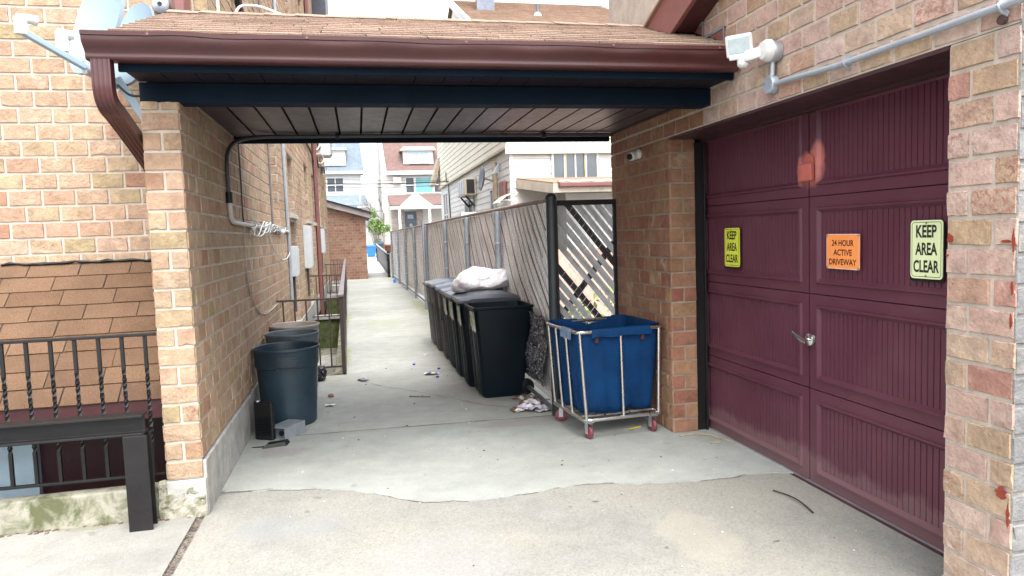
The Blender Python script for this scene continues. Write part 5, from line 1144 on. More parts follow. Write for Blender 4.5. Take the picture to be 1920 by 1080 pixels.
# heap of paper at the post
def scraps(name, n, cx, cy, rx, ry, smin, smax, m, seed, hmax, label, cat):
    rg = random.Random(seed); mb = MB()
    for i in range(n):
        a = rg.random()*6.28; rr_ = rg.random()**.7; x = cx+rx*rr_*math.cos(a); y = cy+ry*rr_*math.sin(a); s = rg.uniform(smin, smax); z = .006+hmax*(1-rr_)*rg.random(); an = rg.random()*6.28; ca, sa = math.cos(an), math.sin(an); k = 3; v = []
        for u_ in range(k+1):
            for w2 in range(k+1):
                p, q_ = (u_/k-.5)*s*1.4, (w2/k-.5)*s; v.append((x+p*ca-q_*sa, y+p*sa+q_*ca, z+abs(rg.gauss(0, s*.13))))
        mb.add(v, [(u_*(k+1)+w2, (u_+1)*(k+1)+w2, (u_+1)*(k+1)+w2+1, u_*(k+1)+w2+1) for u_ in range(k) for w2 in range(k)], rg.randrange(len(m)))
    o = build(name, mb, m, loc=(cx, cy, 0)); tag(o, label, cat); return o
BRL = mat('brown_leaf', (.16, .075, .04), .8, .4, 20)
scraps('paper_litter', 26, 1.44, 6.0, .15, .12, .05, .13, [CARD, CARD, mat('lilac_plastic', (.45, .42, .52), .4), BRL], 51, .07, 'heap of white paper and plastic litter at the foot of the black post', 'litter')
scraps('dead_leaves', 60, 1.5, 6.35, .14, .4, .02, .05, [BRL, RUST, CARD], 52, .05, 'brown dead leaves and scraps gathered behind the nearest bin', 'leaves')
scraps('flat_paper', 1, .74, 7.92, .01, .01, .10, .12, [CARD], 54, 0, 'single flat white paper scrap on the path by the bins', 'paper')
scraps('flat_card', 1, -.02, 7.86, .01, .01, .09, .10, [mat('dark_print', (.13, .15, .2), .5)], 55, 0, 'small dark printed card lying on the path past the railing post', 'card')
scraps('paper_scrap', 1, .80, 9.3, .01, .01, .05, .06, [CARD], 56, .0, 'tiny white crumpled scrap at the foot of the grey bin', 'paper')
scraps('paper_scrap', 1, -.33, 6.75, .01, .01, .06, .08, [CARD], 57, .0, 'thin white paper sliver on the concrete right of the slate can', 'paper')
for x, y, lb in ((.735, 7.97, 'blue bottle cap above the flat white paper scrap'), (.79, 7.72, 'blue bottle cap just below the flat white paper scrap'), (.60, 8.6, 'blue bottle cap by itself on the path left of the bins'), (.86, 8.2, 'blue bottle cap tucked against the bins')):
    m_ = MB(); m_.lathe([(0, .004), (.017, .004), (.0175, .018), (.015, .021), (0, .021)], x, y, 14); litter('bottle_cap', m_, BLUEC, lb, 'bottle cap', (x, y, 0), smooth=True)['group'] = 'bottle caps on the path'
bm = bmesh.new(); bmesh.ops.create_icosphere(bm, subdivisions=2, radius=.03)
for v in bm.verts: v.co = Vector((v.co.x, v.co.y*.8, v.co.z*.6))*(1+.4*mn.noise(v.co*40))
me = bpy.data.meshes.new('brick_chip'); bm.to_mesh(me); bm.free(); me.materials.append(TERRA); o = bpy.data.objects.new('brick_chip', me); COL.objects.link(o); o.location = (-.33, 7.15, .018); tag(o, 'small red brick chip lying on the concrete right of the cans', 'brick chip')
cable('black_strip', [(2.30, 3.62, .008), (2.325, 3.50, .016), (2.33, 3.4, .016), (2.315, 3.27, .008)], .004, BLACK, 'thin black plastic strip lying on the driveway before the garage door', 'strip')
m_ = MB(); m_.tube(smooth_path([(2.28, 4.79, .01), (2.36, 4.80, .012), (2.46, 4.76, .014), (2.53, 4.64, .01), (2.56, 4.50, .008)], 5), .005, 5); m_.tube([(2.40, 4.56, .01), (2.48, 4.56, .012), (2.52, 4.68, .014)], .004, 5); m_.tube([(2.27, 4.785, .012), (2.36, 4.81, .008)], .008, 5)
litter('dry_twig', m_, mat('straw', (.34, .27, .18), .8, .3, 20), 'bent dry plant stem lying in front of the garage door corner', 'twig', (2.42, 4.68, 0))
m_ = MB(); m_.tube([(1.98, 5.08, .012), (2.10, 5.12, .012)], .006, 8); litter('pencil', m_, mat('yellow_paint', (.55, .42, .05), .5), 'yellow pencil like stick under the front edge of the cart', 'stick', (2.04, 5.1, 0))
m_ = MB(); m_.tube([(.42, 6.87, .008), (.55, 6.80, .008), (.62, 6.79, .008)], .006, 5); litter('twig', m_, BARK, 'short dark twig on the concrete before the bins', 'twig', (.5, 6.83, 0))
m_ = MB(); rg = random.Random(77)
for i in range(150):
    x, y = rg.uniform(-.8, 2.4), rg.uniform(2.2, 9); s = rg.uniform(.003, .009)*(1 if y > 4 else .7)
    m_.hexa([(x-s, y-s*.6, .004), (x+s*.8, y-s, .004), (x+s, y+s*.7, .004), (x-s*.6, y+s, .004)], [(x-s*.5, y-s*.4, .004+s*.7), (x+s*.4, y-s*.5, .004+s*.6), (x+s*.5, y+s*.3, .004+s*.7), (x-s*.3, y+s*.5, .004+s*.5)], rg.choice((0, 0, 1, 2)))
o = build('grit', m_, [mat('pale_chip', (.5, .48, .45), .8), BRL, SHUNDER]); o['kind'] = 'stuff'; tag(o, 'scattered small chips and grit over the driveway and path', 'grit')
dp = MB(); rg = random.Random(88)
for i in range(30):
    x, y = rg.uniform(-.7, 2.3), rg.uniform(2.3, 5.6); s_0 = rg.uniform(.003, .009); st_ = rg.uniform(1, 2.2); n = 9
    dp.face([(x+s_0*st_*math.cos(R(q_*40))*rg.uniform(.6, 1.2), y+s_0*math.sin(R(q_*40))*rg.uniform(.6, 1.2), .0056) for q_ in range(n)])
o = build('oil_spots', dp, mat('oil_spot', (.15, .148, .14), .7, .4, 20, bmp=0)); o['kind'] = 'stuff'; tag(o, 'small dark oil spots and gum marks on the concrete driveway', 'oil spots')
m_ = MB(); m_.hexa([(1.15, 24.95, .0), (1.26, 24.95, .0), (1.26, 25.3, 0), (1.15, 25.3, 0)], [(1.17, 25.0, .13), (1.24, 25.0, .13), (1.24, 25.2, .1), (1.17, 25.2, .1)]); litter('blue_jug', m_, BLUEP, 'small blue plastic jug at the foot of the far fence', 'jug', (1.2, 25.1, 0), bev=.03)

# ------------------------------------------------------------------ red brick shed at the alley end
sh = thing('brick_shed', 'red brick shed with sloping grey fascia at the end of the left wall', 'shed', (-.4, 28.3, 0))
w_ = MB(); brick_wall(w_, (-1.6, 28.3, 0), (1, 0, 0), (0, -1, 0), 1.94, 3.05, seed=61, spotty=.8, keep=lambda a, v: v < 2.98-(a-.4)*.33); brick_wall(w_, (.34, 28.3, 0), (0, 1, 0), (1, 0, 0), 4, 2.42, seed=62); w_.box(-1.59, .335, 28.32, 32.3, -.1, 2.3, 1)
build('wall', w_, [B_red, MORT_D], sh, col=True)
m_ = MB(); m_.hexa([(-1.6, 28.1, 2.98), (.53, 28.1, 2.36), (.53, 32.5, 2.36), (-1.6, 32.5, 2.98)], [(-1.6, 28.1, 3.25), (.53, 28.1, 2.585), (.53, 32.5, 2.585), (-1.6, 32.5, 3.25)]); build('roof', m_, mat('weathered_grey_wood', (.27, .235, .235), .8, .2, 3), sh, bev=.01)
m_ = MB(); m_.hexa([(-1.6, 28.04, 3.22), (.58, 28.04, 2.55), (.58, 32.6, 2.55), (-1.6, 32.6, 3.22)], [(-1.6, 28.04, 3.27), (.58, 28.04, 2.60), (.58, 32.6, 2.60), (-1.6, 32.6, 3.27)]); build('roof_edge', m_, BLACK, sh)
# ------------------------------------------------------------------ leaves helper
def leaf_cloud(mb, c0, rx, ry, rz, n, s, seed):
    rg = random.Random(seed); c0 = Vector(c0); cl = [Vector((rg.gauss(0, .45), rg.gauss(0, .45), rg.gauss(0, .45))) for _ in range(14)]
    for i in range(n):
        q_ = rg.choice(cl)+Vector((rg.gauss(0, .2), rg.gauss(0, .2), rg.gauss(0, .2))); p = c0+Vector((q_.x*rx, q_.y*ry, q_.z*rz))
        a = Vector((rg.gauss(0, 1), rg.gauss(0, 1), rg.gauss(0, 1))).normalized()*s*rg.uniform(.6, 1.3); b = a.cross(Vector((rg.gauss(0, 1), rg.gauss(0, 1), rg.gauss(0, 1)))).normalized()*s*.5
        mb.face([p-a, p+b, p+a, p-b])
# ------------------------------------------------------------------ black gate, bins, pot, fence at the far end
bg_ = thing('metal_gate', 'black metal panel gate standing open beside the far end of the path', 'gate', (1.18, 28.8, 0))
A0, A1 = Vector((1.18, 28.8, 0)), Vector((1.06, 41, .3))
def GP(t_, z, o=0): p = A0.lerp(A1, t_); return Vector((p.x+o, p.y, p.z+z))
m_ = MB(); m_.hexa([GP(0, .12), GP(1, .12), GP(1, .95), GP(0, .95)], [GP(0, .12, .03), GP(1, .12, .03), GP(1, .95, .03), GP(0, .95, .03)]); build('panel', m_, BLACK, bg_)
for z in (.1, .78, .95): m_ = MB(); m_.sweep([GP(-.01, z, -.01), GP(1.01, z, -.01)], rrect(.05, .05, .006)); build('bar', m_, RAIL if z < .9 else GALV, bg_)
for t0 in (0, 1): m_ = MB(); m_.box(GP(t0, 0).x-.05, GP(t0, 0).x+.05, GP(t0, 0).y-.05, GP(t0, 0).y+.05, -.05, 1.05); build('post', m_, BLACK, bg_)
def small_bin(x, y, z, w, h, m, label):
    t_ = thing('far_bin', label, 'bin', (x, y, z)); b_ = MB(); b_.hexa([(x-w*.4, y-w*.4, z), (x+w*.4, y-w*.4, z), (x+w*.4, y+w*.4, z), (x-w*.4, y+w*.4, z)], [(x-w*.5, y-w*.5, z+h*.8), (x+w*.5, y-w*.5, z+h*.8), (x+w*.5, y+w*.5, z+h*.8), (x-w*.5, y+w*.5, z+h*.8)]); build('body', b_, m, t_, bev=.03)
    b_ = MB(); b_.hexa([(x-w*.54, y-w*.56, z+h*.80), (x+w*.54, y-w*.56, z+h*.80), (x+w*.54, y+w*.5, z+h*.80), (x-w*.54, y+w*.5, z+h*.80)], [(x-w*.5, y-w*.5, z+h*.86), (x+w*.5, y-w*.5, z+h*.86), (x+w*.5, y+w*.5, z+h*.93), (x-w*.5, y+w*.5, z+h*.93)]); build('lid', b_, m, t_, bev=.02)
small_bin(.82, 45.2, .46, .60, .78, BLUEP, 'bright blue bin beyond the corner of the red brick shed')
small_bin(1.36, 45.5, .46, .55, .98, CANP, 'dark slate bin beside the bright blue bin at the alley end')
small_bin(1.75, 37, .2, .7, .95, CANG, 'grey bin behind the black metal gate')
m_ = MB(); m_.lathe([(0, 0), (.14, 0), (.2, .3), (.23, .3), (.23, .38), (.19, .38), (.17, .33), (0, .32)], 1.38, 33, 20, cz=.9); litter('flower_pot', m_, TERRA, 'terracotta flower pot raised behind the black metal gate', 'flower pot', (1.38, 33, .9), smooth=True)
m_ = MB(); m_.box(1.2, 1.6, 32.7, 33.4, 0, .895); litter('plinth', m_, CONCF, 'low concrete plinth carrying the terracotta pot', 'plinth', (1.38, 33, 0), bev=.02)
ff = thing('board_fence', 'pale weathered board fence at the far end of the alley', 'fence', (1.3, 50, .6))
b_ = MB(); rg = random.Random(8); x = .45
while x < 4.2: b_.box(x, x+.13, 50+rg.uniform(-.01, .01), 50.03, .6, 2.05+rg.uniform(-.05, .08), rg.choice((0, 0, 1))); x += .145
build('board_panel', b_, [mat('grey_board', (.48, .45, .43), .8, .2, 4), mat('brown_board', (.34, .29, .26), .8, .2, 4)], ff)
for x in (.5, 2.3, 4.1): b_ = MB(); b_.box(x-.06, x+.06, 50.031, 50.14, .6, 2.15); build('post', b_, mat('grey_post_wood', (.4, .38, .37), .8), ff)
wg = thing('white_garage', 'small white gabled garage beyond the red brick shed', 'garage', (.3, 52, .6))
b_ = MB(); b_.prism([(-1.6, 52, .6), (.95, 52, .6), (.95, 52, 2.3), (-.3, 52, 3.1), (-1.6, 52, 2.3)], (0, 5, 0)); build('wall', b_, WSIDE, wg)
b_ = MB(); b_.hexa([(-.3, 51.8, 3.12), (1.15, 51.8, 2.2), (1.15, 51.8, 2.3), (-.3, 51.8, 3.22)], [(-.3, 57, 3.12), (1.15, 57, 2.2), (1.15, 57, 2.3), (-.3, 57, 3.22)]); b_.hexa([(-1.8, 51.8, 2.2), (-.3, 51.8, 3.12), (-.3, 51.8, 3.22), (-1.8, 51.8, 2.3)], [(-1.8, 57, 2.2), (-.3, 57, 3.12), (-.3, 57, 3.22), (-1.8, 57, 2.3)]); build('roof', b_, SH_GREY, wg)
# shrub and bare tree
b_ = MB(); leaf_cloud(b_, (1.3, 49.3, 2.35), .6, .6, .75, 2600, .085, 71); t_ = thing('green_shrub', 'bright green leafy shrub between the two far houses', 'shrub', (1.25, 49.3, .6)); build('foliage', b_, LEAF, t_)
b_ = MB(); [b_.tube(smooth_path([(1.25+d_, 49.3, .5), (1.25+d_*2, 49.3, 1.6), (1.25+d_*5, 49.3+d_, 2.6)], 3), .03, 6) for d_ in (-.06, 0, .07)]; build('stem', b_, BARK, t_)
tr = thing('bare_tree', 'bare leafless tree standing between the white and the red roofed house', 'tree', (1.75, 52, .6))
b_ = MB(); tk = MB(); rg = random.Random(13)
def branch(mb, p, d, L, r, depth):
    pts = [p]; q_ = p.copy(); dd = d.copy()
    for i in range(5): dd = (dd+Vector((rg.gauss(0, .16), rg.gauss(0, .16), rg.gauss(.02, .12)))).normalized(); q_ = q_+dd*L/5; pts.append(q_.copy())
    mb.tube(pts, r, 5, scale=[1, .92, .82, .72, .6, .45])
    if depth:
        for k in range(4): i = rg.choice((2, 3, 4, 5)); nd_ = (dd+Vector((rg.gauss(-.25, .7), rg.gauss(0, .5), rg.gauss(.05, .5)))).normalized(); branch(mb, pts[i], nd_, L*rg.uniform(.5, .75), r*.52, depth-1)
tk.tube([(1.95, 52, .5), (1.9, 52, 2), (1.95, 52, 3.4)], .07, 8, scale=[1.1, .95, .8]); build('trunk', tk, BARK, tr, smooth=True)
for d_ in ((-.55, 0, .75), (-.75, .1, .5), (-.85, .1, .2), (-.35, -.2, .9), (-.9, .1, .45)): branch(b_, Vector((1.93, 52, rg.uniform(2.4, 3.6))), Vector(d_).normalized(), 1.25, .038, 3)
build('branches', b_, BARK, tr)
for k, (z0, z1, r_0) in enumerate(((3.98, 3.93, .022), (3.83, 3.78, .010), (4.2, 4.0, .008))):
    cable('utility_wire', [(-3, 31, z0), (1.0, 31, (z0+z1)/2-.06), (3.4, 31, z1), (7, 31, z1+.1)], r_0, BLACK, ('thick black utility wire across the far end of the alley', 'thin wire just below the thick utility wire', 'thin wire just above the thick utility wire')[k], 'wire')

# ------------------------------------------------------------------ siding helper and the far houses
def siding(mb, O, u, n, W, H, lap=.18, m=0, keep=None):
    O, u, n = Vector(O), Vector(u), Vector(n); k = int(math.ceil(H/lap)); z = Vector((0, 0, 1))
    for i in range(k):
        a, b = i*lap, min((i+1)*lap, H); s0, s1 = (0, W) if not keep else keep((a+b)/2)
        if s1-s0 < .01: continue
        p = [O+u*s0+z*a+n*.022, O+u*s1+z*a+n*.022, O+u*s1+z*b+n*.004, O+u*s0+z*b+n*.004]
        mb.face(p, m); mb.face([O+u*s0+z*a, O+u*s1+z*a, p[1], p[0]], m)
def win(parent, O, u, n, w, h, cols, rows=2, fr=.07, frm=None, gl=None, dep=.05):
    O, u, n = Vector(O), Vector(u), Vector(n); z = Vector((0, 0, 1)); m = MB()
    def bar(a, b, c, d):
        q_ = [O+u*a+z*c, O+u*b+z*c, O+u*b+z*d, O+u*a+z*d]; m.hexa(q_, [p+n*dep for p in q_])
    bar(-fr, w+fr, -fr, 0); bar(-fr, w+fr, h, h+fr); bar(-fr, 0, 0, h); bar(w, w+fr, 0, h)
    for i in range(1, cols): bar(w*i/cols-fr*.35, w*i/cols+fr*.35, 0, h)
    f = build('window', m, frm or WSIDE, parent); m = MB(); q_ = [O, O+u*w, O+u*w+z*h, O+z*h]; m.hexa([p+n*.004 for p in q_], [p+n*.02 for p in q_]); 
    p_ = build('pane', m, gl or GLASS, f)
    if rows > 1:
        m = MB()
        for i in range(cols): 
            a, b = w*i/cols+fr*.35, w*(i+1)/cols-fr*.35; c_ = h*.5; q_ = [O+u*a+z*(c_-.03), O+u*b+z*(c_-.03), O+u*b+z*(c_+.03), O+u*a+z*(c_+.03)]; m.hexa([p+n*.021 for p in q_], [p+n*.045 for p in q_])
        build('sash', m, frm or WSIDE, f)
    return f
U, Nf, Ul, Nl = (1, 0, 0), (0, -1, 0), (0, 1, 0), (-1, 0, 0)
# cream house behind the fence
ch = thing('cream_house', 'cream and white clapboard house behind the chain link fence', 'house', (4.15, 19, 0))
b_ = MB(); siding(b_, (4.15, 19, 0), U, Nf, 6.5, 3.72, .20); siding(b_, (4.15, 35, 0), (0, -1, 0), Nl, 16, 3.9, .20); b_.box(4.16, 10.6, 19.01, 35, -.1, 3.9); build('lower_wall', b_, WSID, ch)
b_ = MB(); siding(b_, (4.05, 35, 3.92), (0, -1, 0), Nl, 16.1, 2.8, .20); b_.box(4.06, 10.7, 18.92, 35, 3.91, 6.7); b_.box(4.02, 10.7, 18.86, 18.93, 3.72, 3.98, 0); siding(b_, (4.05, 18.92, 3.92), U, Nf, 6.6, 2.8, .2); build('upper_wall', b_, CREAM, ch)
b_ = MB(); b_.box(4.135, 4.24, 18.94, 19.0, 0, 3.72); b_.box(4.0, 4.06, 18.9, 35, 3.86, 3.93, 1); build('trim', b_, [WSIDE, mat('dull_tan_trim', (.42, .37, .28), .7)], ch)  # second slot: tan strip along the foot of the upper wall
win(ch, (5.38, 18.975, 3.06), U, Nf, 1.24, .66, 4, 1, .06, None, GLASS)
b_ = MB(); [b_.box(x, x+.04, 18.915, 18.924, 3.06, 3.72) for x in (5.70, 6.26)]; build('window_mullion', b_, mat('tan_wood', (.5, .33, .2), .7), ch)
# porch roof
b_ = MB(); b_.hexa([(4.32, 19, 2.96), (9, 19, 2.96), (9, 16.8, 2.66), (4.75, 16.8, 2.66)], [(4.32, 19, 3.08), (9, 19, 3.08), (9, 16.8, 2.78), (4.75, 16.8, 2.78)]); pr_o = build('porch_roof', b_, SH_FAR, ch)
b_ = MB(); b_.hexa([(4.30, 19, 2.80), (4.34, 19, 2.80), (4.77, 16.78, 2.52), (4.73, 16.78, 2.52)], [(4.30, 19, 3.04), (4.34, 19, 3.04), (4.77, 16.78, 2.74), (4.73, 16.78, 2.74)]); b_.box(4.73, 9, 16.74, 16.79, 2.53, 2.75); build('porch_beam', b_, mat('peeling_wood', (.46, .40, .33), .8, .2, 4), pr_o)
b_ = MB(); b_.box(4.85, 9, 16.62, 16.74, 2.66, 2.77); build('porch_gutter', b_, BROWN2, pr_o, bev=.02)
b_ = MB(); b_.sweep([(4.85+i*.2, 16.74, 2.80+.015*math.sin(i*2.1)) for i in range(21)], [(.03, .06), (-.02, .05), (-.02, -.05), (.03, -.06)]); build('porch_sheet', b_, WSIDE, pr_o)
b_ = MB(); b_.box(5.3, 8.9, 17.6, 17.66, 0, 2.55); build('porch_wall', b_, WSID, ch)
# clear door canopy with bracket
b_ = MB(); pts = [(4.1-i*.1, z) for i, z in enumerate((2.62, 2.61, 2.58, 2.53, 2.46, 2.37))]
for (a, za), (c_, zc) in zip(pts[:-1], pts[1:]): b_.hexa([(a, 18.8, za), (c_, 18.8, zc), (c_, 17.9, zc), (a, 17.9, za)], [(a, 18.8, za+.02), (c_, 18.8, zc+.02), (c_, 17.9, zc+.02), (a, 17.9, za+.02)])
dc = build('door_canopy', b_, mat('clear_sheet', (.55, .56, .46), .25), ch); b_ = MB(); [b_.tube(smooth_path([(4.1, y, 2.3), (3.95, y, 2.42), (3.8, y, 2.44), (3.65, y, 2.42)], 4), .02, 6) for y in (18.0, 18.7)]; build('bracket', b_, WSIDE, dc)
# fittings on the side wall
acu = build('ac_unit', (lambda b_: (b_.box(3.72, 4.13, 24.4, 26.2, 2.96, 3.55), b_)[1])(MB()), mat('beige_ac_case', (.50, .44, .34), .6, .15, 5), ch, bev=.03)
b_ = MB(); b_.box(3.78, 4.05, 24.372, 24.398, 3.02, 3.49); build('dark_grille', b_, SLATD, acu); b_ = MB(); [b_.box(3.70, 3.718, 24.6+i*.5, 24.95+i*.5, 3.02, 3.49) for i in range(3)]; build('grille', b_, GALV, acu)
b_ = MB(); b_.sweep([(4.1, 24.8, 2.6), (3.8, 24.8, 2.95)], rrect(.06, .06, .01)); b_.sweep([(4.1, 26.0, 2.6), (3.8, 26.0, 2.95)], rrect(.06, .06, .01)); build('bracket', b_, BLACK, acu)
win(ch, (4.128, 27.0, 1.2), (0, -1, 0), Nl, 1.9, 1.7, 2, 2, .12); win(ch, (4.128, 33.6, 1.6), (0, -1, 0), Nl, 1.5, 1.9, 2, 2, .14); win(ch, (4.128, 21.6, 1.4), (0, -1, 0), Nl, .5, 1.5, 1, 1, .08)
b_ = MB(); a, u, n = frame((-.96, -.02, .12)); c0 = Vector((3.78, 21.1, 3.25))
v = [c0-n*.04]+[c0+a*(.34*r_0*math.cos(R(j*15)))+u*(.38*r_0*math.sin(R(j*15)))+n*(.08*r_0*r_0-.04) for r_0 in (.33, .66, 1) for j in range(24)]
b_.add(v, [(0, 1+j, 1+(j+1) % 24) for j in range(24)]+[(1+i*24+j, 1+i*24+(j+1) % 24, 1+(i+1)*24+(j+1) % 24, 1+(i+1)*24+j) for i in range(2) for j in range(24)]); dd_ = build('wall_dish', b_, mat('grey_dish', (.07, .075, .09), .4), ch, smooth=True); md = dd_.modifiers.new('thick', 'SOLIDIFY'); md.thickness = .03
b_ = MB(); b_.tube([c0-n*.05, (4.1, 21.3, 3.2)], .03, 8); b_.box(4.04, 4.12, 20.7, 21.0, 2.6, 3.7); build('wall_dish_mast', b_, mat('tan_wood_strip', (.42, .33, .24), .8), ch)
b_ = MB(); b_.box(4.0, 4.12, 18.95+.35, 18.95+.95, 2.5, 3.05); build('meter', b_, mat('brown_meter_box', (.17, .07, .06), .6), ch, bev=.04)
b_ = MB(); b_.prism([(4.1, 20.2, 3.35), (3.88, 20.2, 3.30), (4.1, 20.2, 3.62)], (0, .12, 0)); build('vent_hood', b_, GALV, ch)
b_ = MB(); b_.tube(smooth_path([(3.99, 31.6, 4.4), (3.99, 31.5, 3.95), (4.08, 31.5, 3.75), (4.1, 31.4, 1.5), (4.1, 31.4, .2)], 4), .022, 6); build('cable', b_, BLACK, ch)
b_ = MB(); b_.hexa([(3.60, 34.2, 4.05), (3.80, 34.2, 4.0), (3.80, 35.4, 4.0), (3.60, 35.4, 4.05)], [(4.0, 34.2, 5.35), (4.06, 34.2, 5.1), (4.06, 35.4, 5.1), (4.0, 35.4, 5.35)]); build('eave_return', b_, mat('brown_eave', (.30, .25, .19), .8), ch)
# upper hip roof with chimney and vent
b_ = MB(); YR, ZR = 25.0, 9.70; YE, ZE = 17.9, 6.45; XLr, XRr = 3.55, 8.83
b_.face([(XLr-.15, YE, ZE), (12.3, YE, ZE), (XRr, YR, ZR), (XLr, YR, ZR)]); b_.face([(12.3, YE, ZE), (12.3, 32, ZE), (XRr, YR, ZR)]); b_.face([(12.3, 32, ZE), (XLr-.15, 32, ZE), (XLr, YR, ZR), (XRr, YR, ZR)])
ro_ = MB(); Lr = math.hypot(YR-YE, ZR-ZE); sh_m = b_
rr2 = MB(); shingles(rr2, (XLr, YE, ZE), (1, 0, 0), (0, YR-YE, ZR-ZE), 8.9, Lr, exp=.17, tab=.4, thick=.02, seed=81, keep=lambda x_, v_: x_ < 8.75-(8.75-(XRr-XLr))*(v_/Lr), rough=.8)
rr2.f = rr2.f[1:]; rr2.m = rr2.m[1:]; rr2.c = rr2.c[1:]
for f_ in b_.f: rr2.face([b_.v[i] for i in f_], 1, (.4, .5, 0))
build('roof', rr2, [SH_FAR, SH_FAR], ch, col=True)
b_ = MB(); b_.prism([(XLr+.1, YE+1.2, ZE), (XLr+.1, YR, ZR-.2), (XLr+.1, 32, ZE)], (.1, 0, 0)); build('gable_wall', b_, CREAM, ch)
b_ = MB(); b_.hexa([(XLr-.16, YE, ZE-.22), (XLr+.0, YE, ZE-.22), (XLr+.0, YE, ZE+.03), (XLr-.16, YE, ZE+.03)], [(XLr-.06, YR, ZR-.2), (XLr+.02, YR, ZR-.2), (XLr+.02, YR, ZR+.05), (XLr-.06, YR, ZR+.05)]); build('rake_trim', b_, WSIDE, ch)
cy_ = 23.2; zc_ = ZE+(cy_-YE)*(ZR-ZE)/(YR-YE)
b_ = MB(); brick_wall(b_, (4.16, cy_-.25, zc_-.1), U, Nf, .47, 2.2, seed=91); brick_wall(b_, (4.16, cy_-.25, zc_-.1), Ul, Nl, .5, 2.2, seed=92); b_.box(4.165, 4.625, cy_-.245, cy_+.25, zc_-.3, zc_+2.1, 1); cw = build('chimney', b_, [B_red, MORT_D], ch, col=True)
b_ = MB(); b_.box(4.11, 4.68, cy_-.31, cy_-.27, zc_-.3, zc_+.22); build('chimney_flashing', b_, mat('slate_flashing', (.14, .16, .2), .6), cw)
yv = 22.2; zv = ZE+(yv-YE)*(ZR-ZE)/(YR-YE); b_ = MB(); b_.tube([(5.92, yv, zv-.1), (5.92, yv, zv+.36)], .05, 10); build('roof_vent', b_, mat('dark_vent', (.08, .1, .13), .6), ch, smooth=True)
b_ = MB(); b_.lathe([(.16, -.05), (.1, .06), (.055, .1)], 5.92, yv, 14, cz=zv); build('vent_boot', b_, WSIDE, ch, smooth=True)
# pink low wall and plants seen through the lattice
m_ = MB(); m_.box(1.9, 7, 12, 12.2, 0, 1.25); litter('low_wall', m_, PINKW, 'low pink wall seen through the lattice gate', 'wall', (4, 12, 0))
m_ = MB(); m_.box(1.95, 3.1, 13.4, 13.6, 0, 2.0); litter('white_backdrop', m_, WSIDE, 'plain white screen behind the pink wall seen through the lattice gate', 'backdrop', (2.5, 13.5, 0))  # added white panel standing in for siding seen through the gate
m_ = MB(); leaf_cloud(m_, (2.55, 7.6, .42), .35, .3, .35, 500, .05, 73); t_ = thing('weed_clump', 'yellow green weeds behind the lattice gate', 'plant', (2.55, 7.6, 0)); build('leaves', m_, mat('weed_leaf', (.32, .40, .10), .6, .4, 6, bmp=0), t_); m_ = MB(); [m_.tube([(2.55+d_, 7.6, 0), (2.55+d_*3, 7.6, .5)], .006, 4) for d_ in (-.05, 0, .06)]; build('stem', m_, BARK, t_)
bm = bmesh.new(); bmesh.ops.create_icosphere(bm, subdivisions=3, radius=.35)
for v in bm.verts: v.co = Vector((v.co.x*1.2, v.co.y*.8, v.co.z*.8))*(1+.3*mn.noise(v.co*5))
me = bpy.data.meshes.new('yard_bag'); bm.to_mesh(me); bm.free(); me.materials.append(mt := mat('dull_white_bag', (.6, .6, .62), .4, .1, 8, bmp=.4)); o = bpy.data.objects.new('yard_bag', me); COL.objects.link(o); o.location = (2.15, 8.6, .3); tag(o, 'white bag lying behind the lattice gate', 'bag')

# white house with grey roof
hw = thing('white_house', 'white clapboard house with blue grey mansard roof at the alley end', 'house', (-2, 58, .6))
k = 58/45.; Hh = lambda z: 1.55+(z-1.55)*k
b_ = MB(); siding(b_, (-6*k, 58, .6), U, Nf, 6.37*k, Hh(5.62)-.6, .22); b_.box(-6*k, .37*k, 58.01, 60.5, .4, Hh(5.62)); build('wall', b_, WSIDE, hw)
b_ = MB(); b_.hexa([(-6*k, 57.6, Hh(5.72)), (.60*k, 57.6, Hh(5.72)), (.60*k, 61, Hh(5.72)), (-6*k, 61, Hh(5.72))], [(-6*k, 59.6, Hh(8.8)), (.35*k, 59.6, Hh(8.8)), (.35*k, 60.2, Hh(8.8)), (-6*k, 60.2, Hh(8.8))]); build('roof', b_, SH_GREY, hw)
b_ = MB(); b_.box(-6*k, .64*k, 57.5, 57.7, Hh(5.58), Hh(5.74)); b_.box(.34*k, .42*k, 57.9, 58.0, .6, Hh(5.5)); build('trim', b_, WSIDE, hw)
b_ = MB(); b_.box(-1.9*k, -.46*k, 57.7, 60, Hh(6.1), Hh(7.0)); dm = build('dormer', b_, WSIDE, hw); b_ = MB(); b_.box(-1.95*k, -.38*k, 57.4, 60, Hh(7.0), Hh(7.15)); build('dormer_roof', b_, WSIDE, dm, bev=.03)
win(hw, (-1.60*k, 57.69, Hh(6.27)), U, Nf, .44*k, .66*k, 1, 2, .07, None, mat('pale_glass', (.3, .36, .4), .1, .2, 1, bmp=0))
win(hw, (-1.62*k, 57.975, Hh(4.52)), U, Nf, .94*k, .82*k, 2, 2, .09)
b_ = MB(); b_.hexa([(-6*k, 56.0, Hh(3.5)), (.75*k, 56.0, Hh(3.5)), (.75*k, 56.0, Hh(3.62)), (-6*k, 56.0, Hh(3.62))], [(-6*k, 58, Hh(4.2)), (.60*k, 58, Hh(4.2)), (.60*k, 58, Hh(4.32)), (-6*k, 58, Hh(4.32))]); build('porch_roof', b_, SH_GREY, hw)
b_ = MB(); b_.tube([(.30*k, 56.6, .6), (.28*k, 56.7, Hh(4.4))], .06, 8); b_.box(.1*k, .8*k, 55.9, 56.0, Hh(3.45), Hh(3.55)); build('porch_trim', b_, WSIDE, hw)
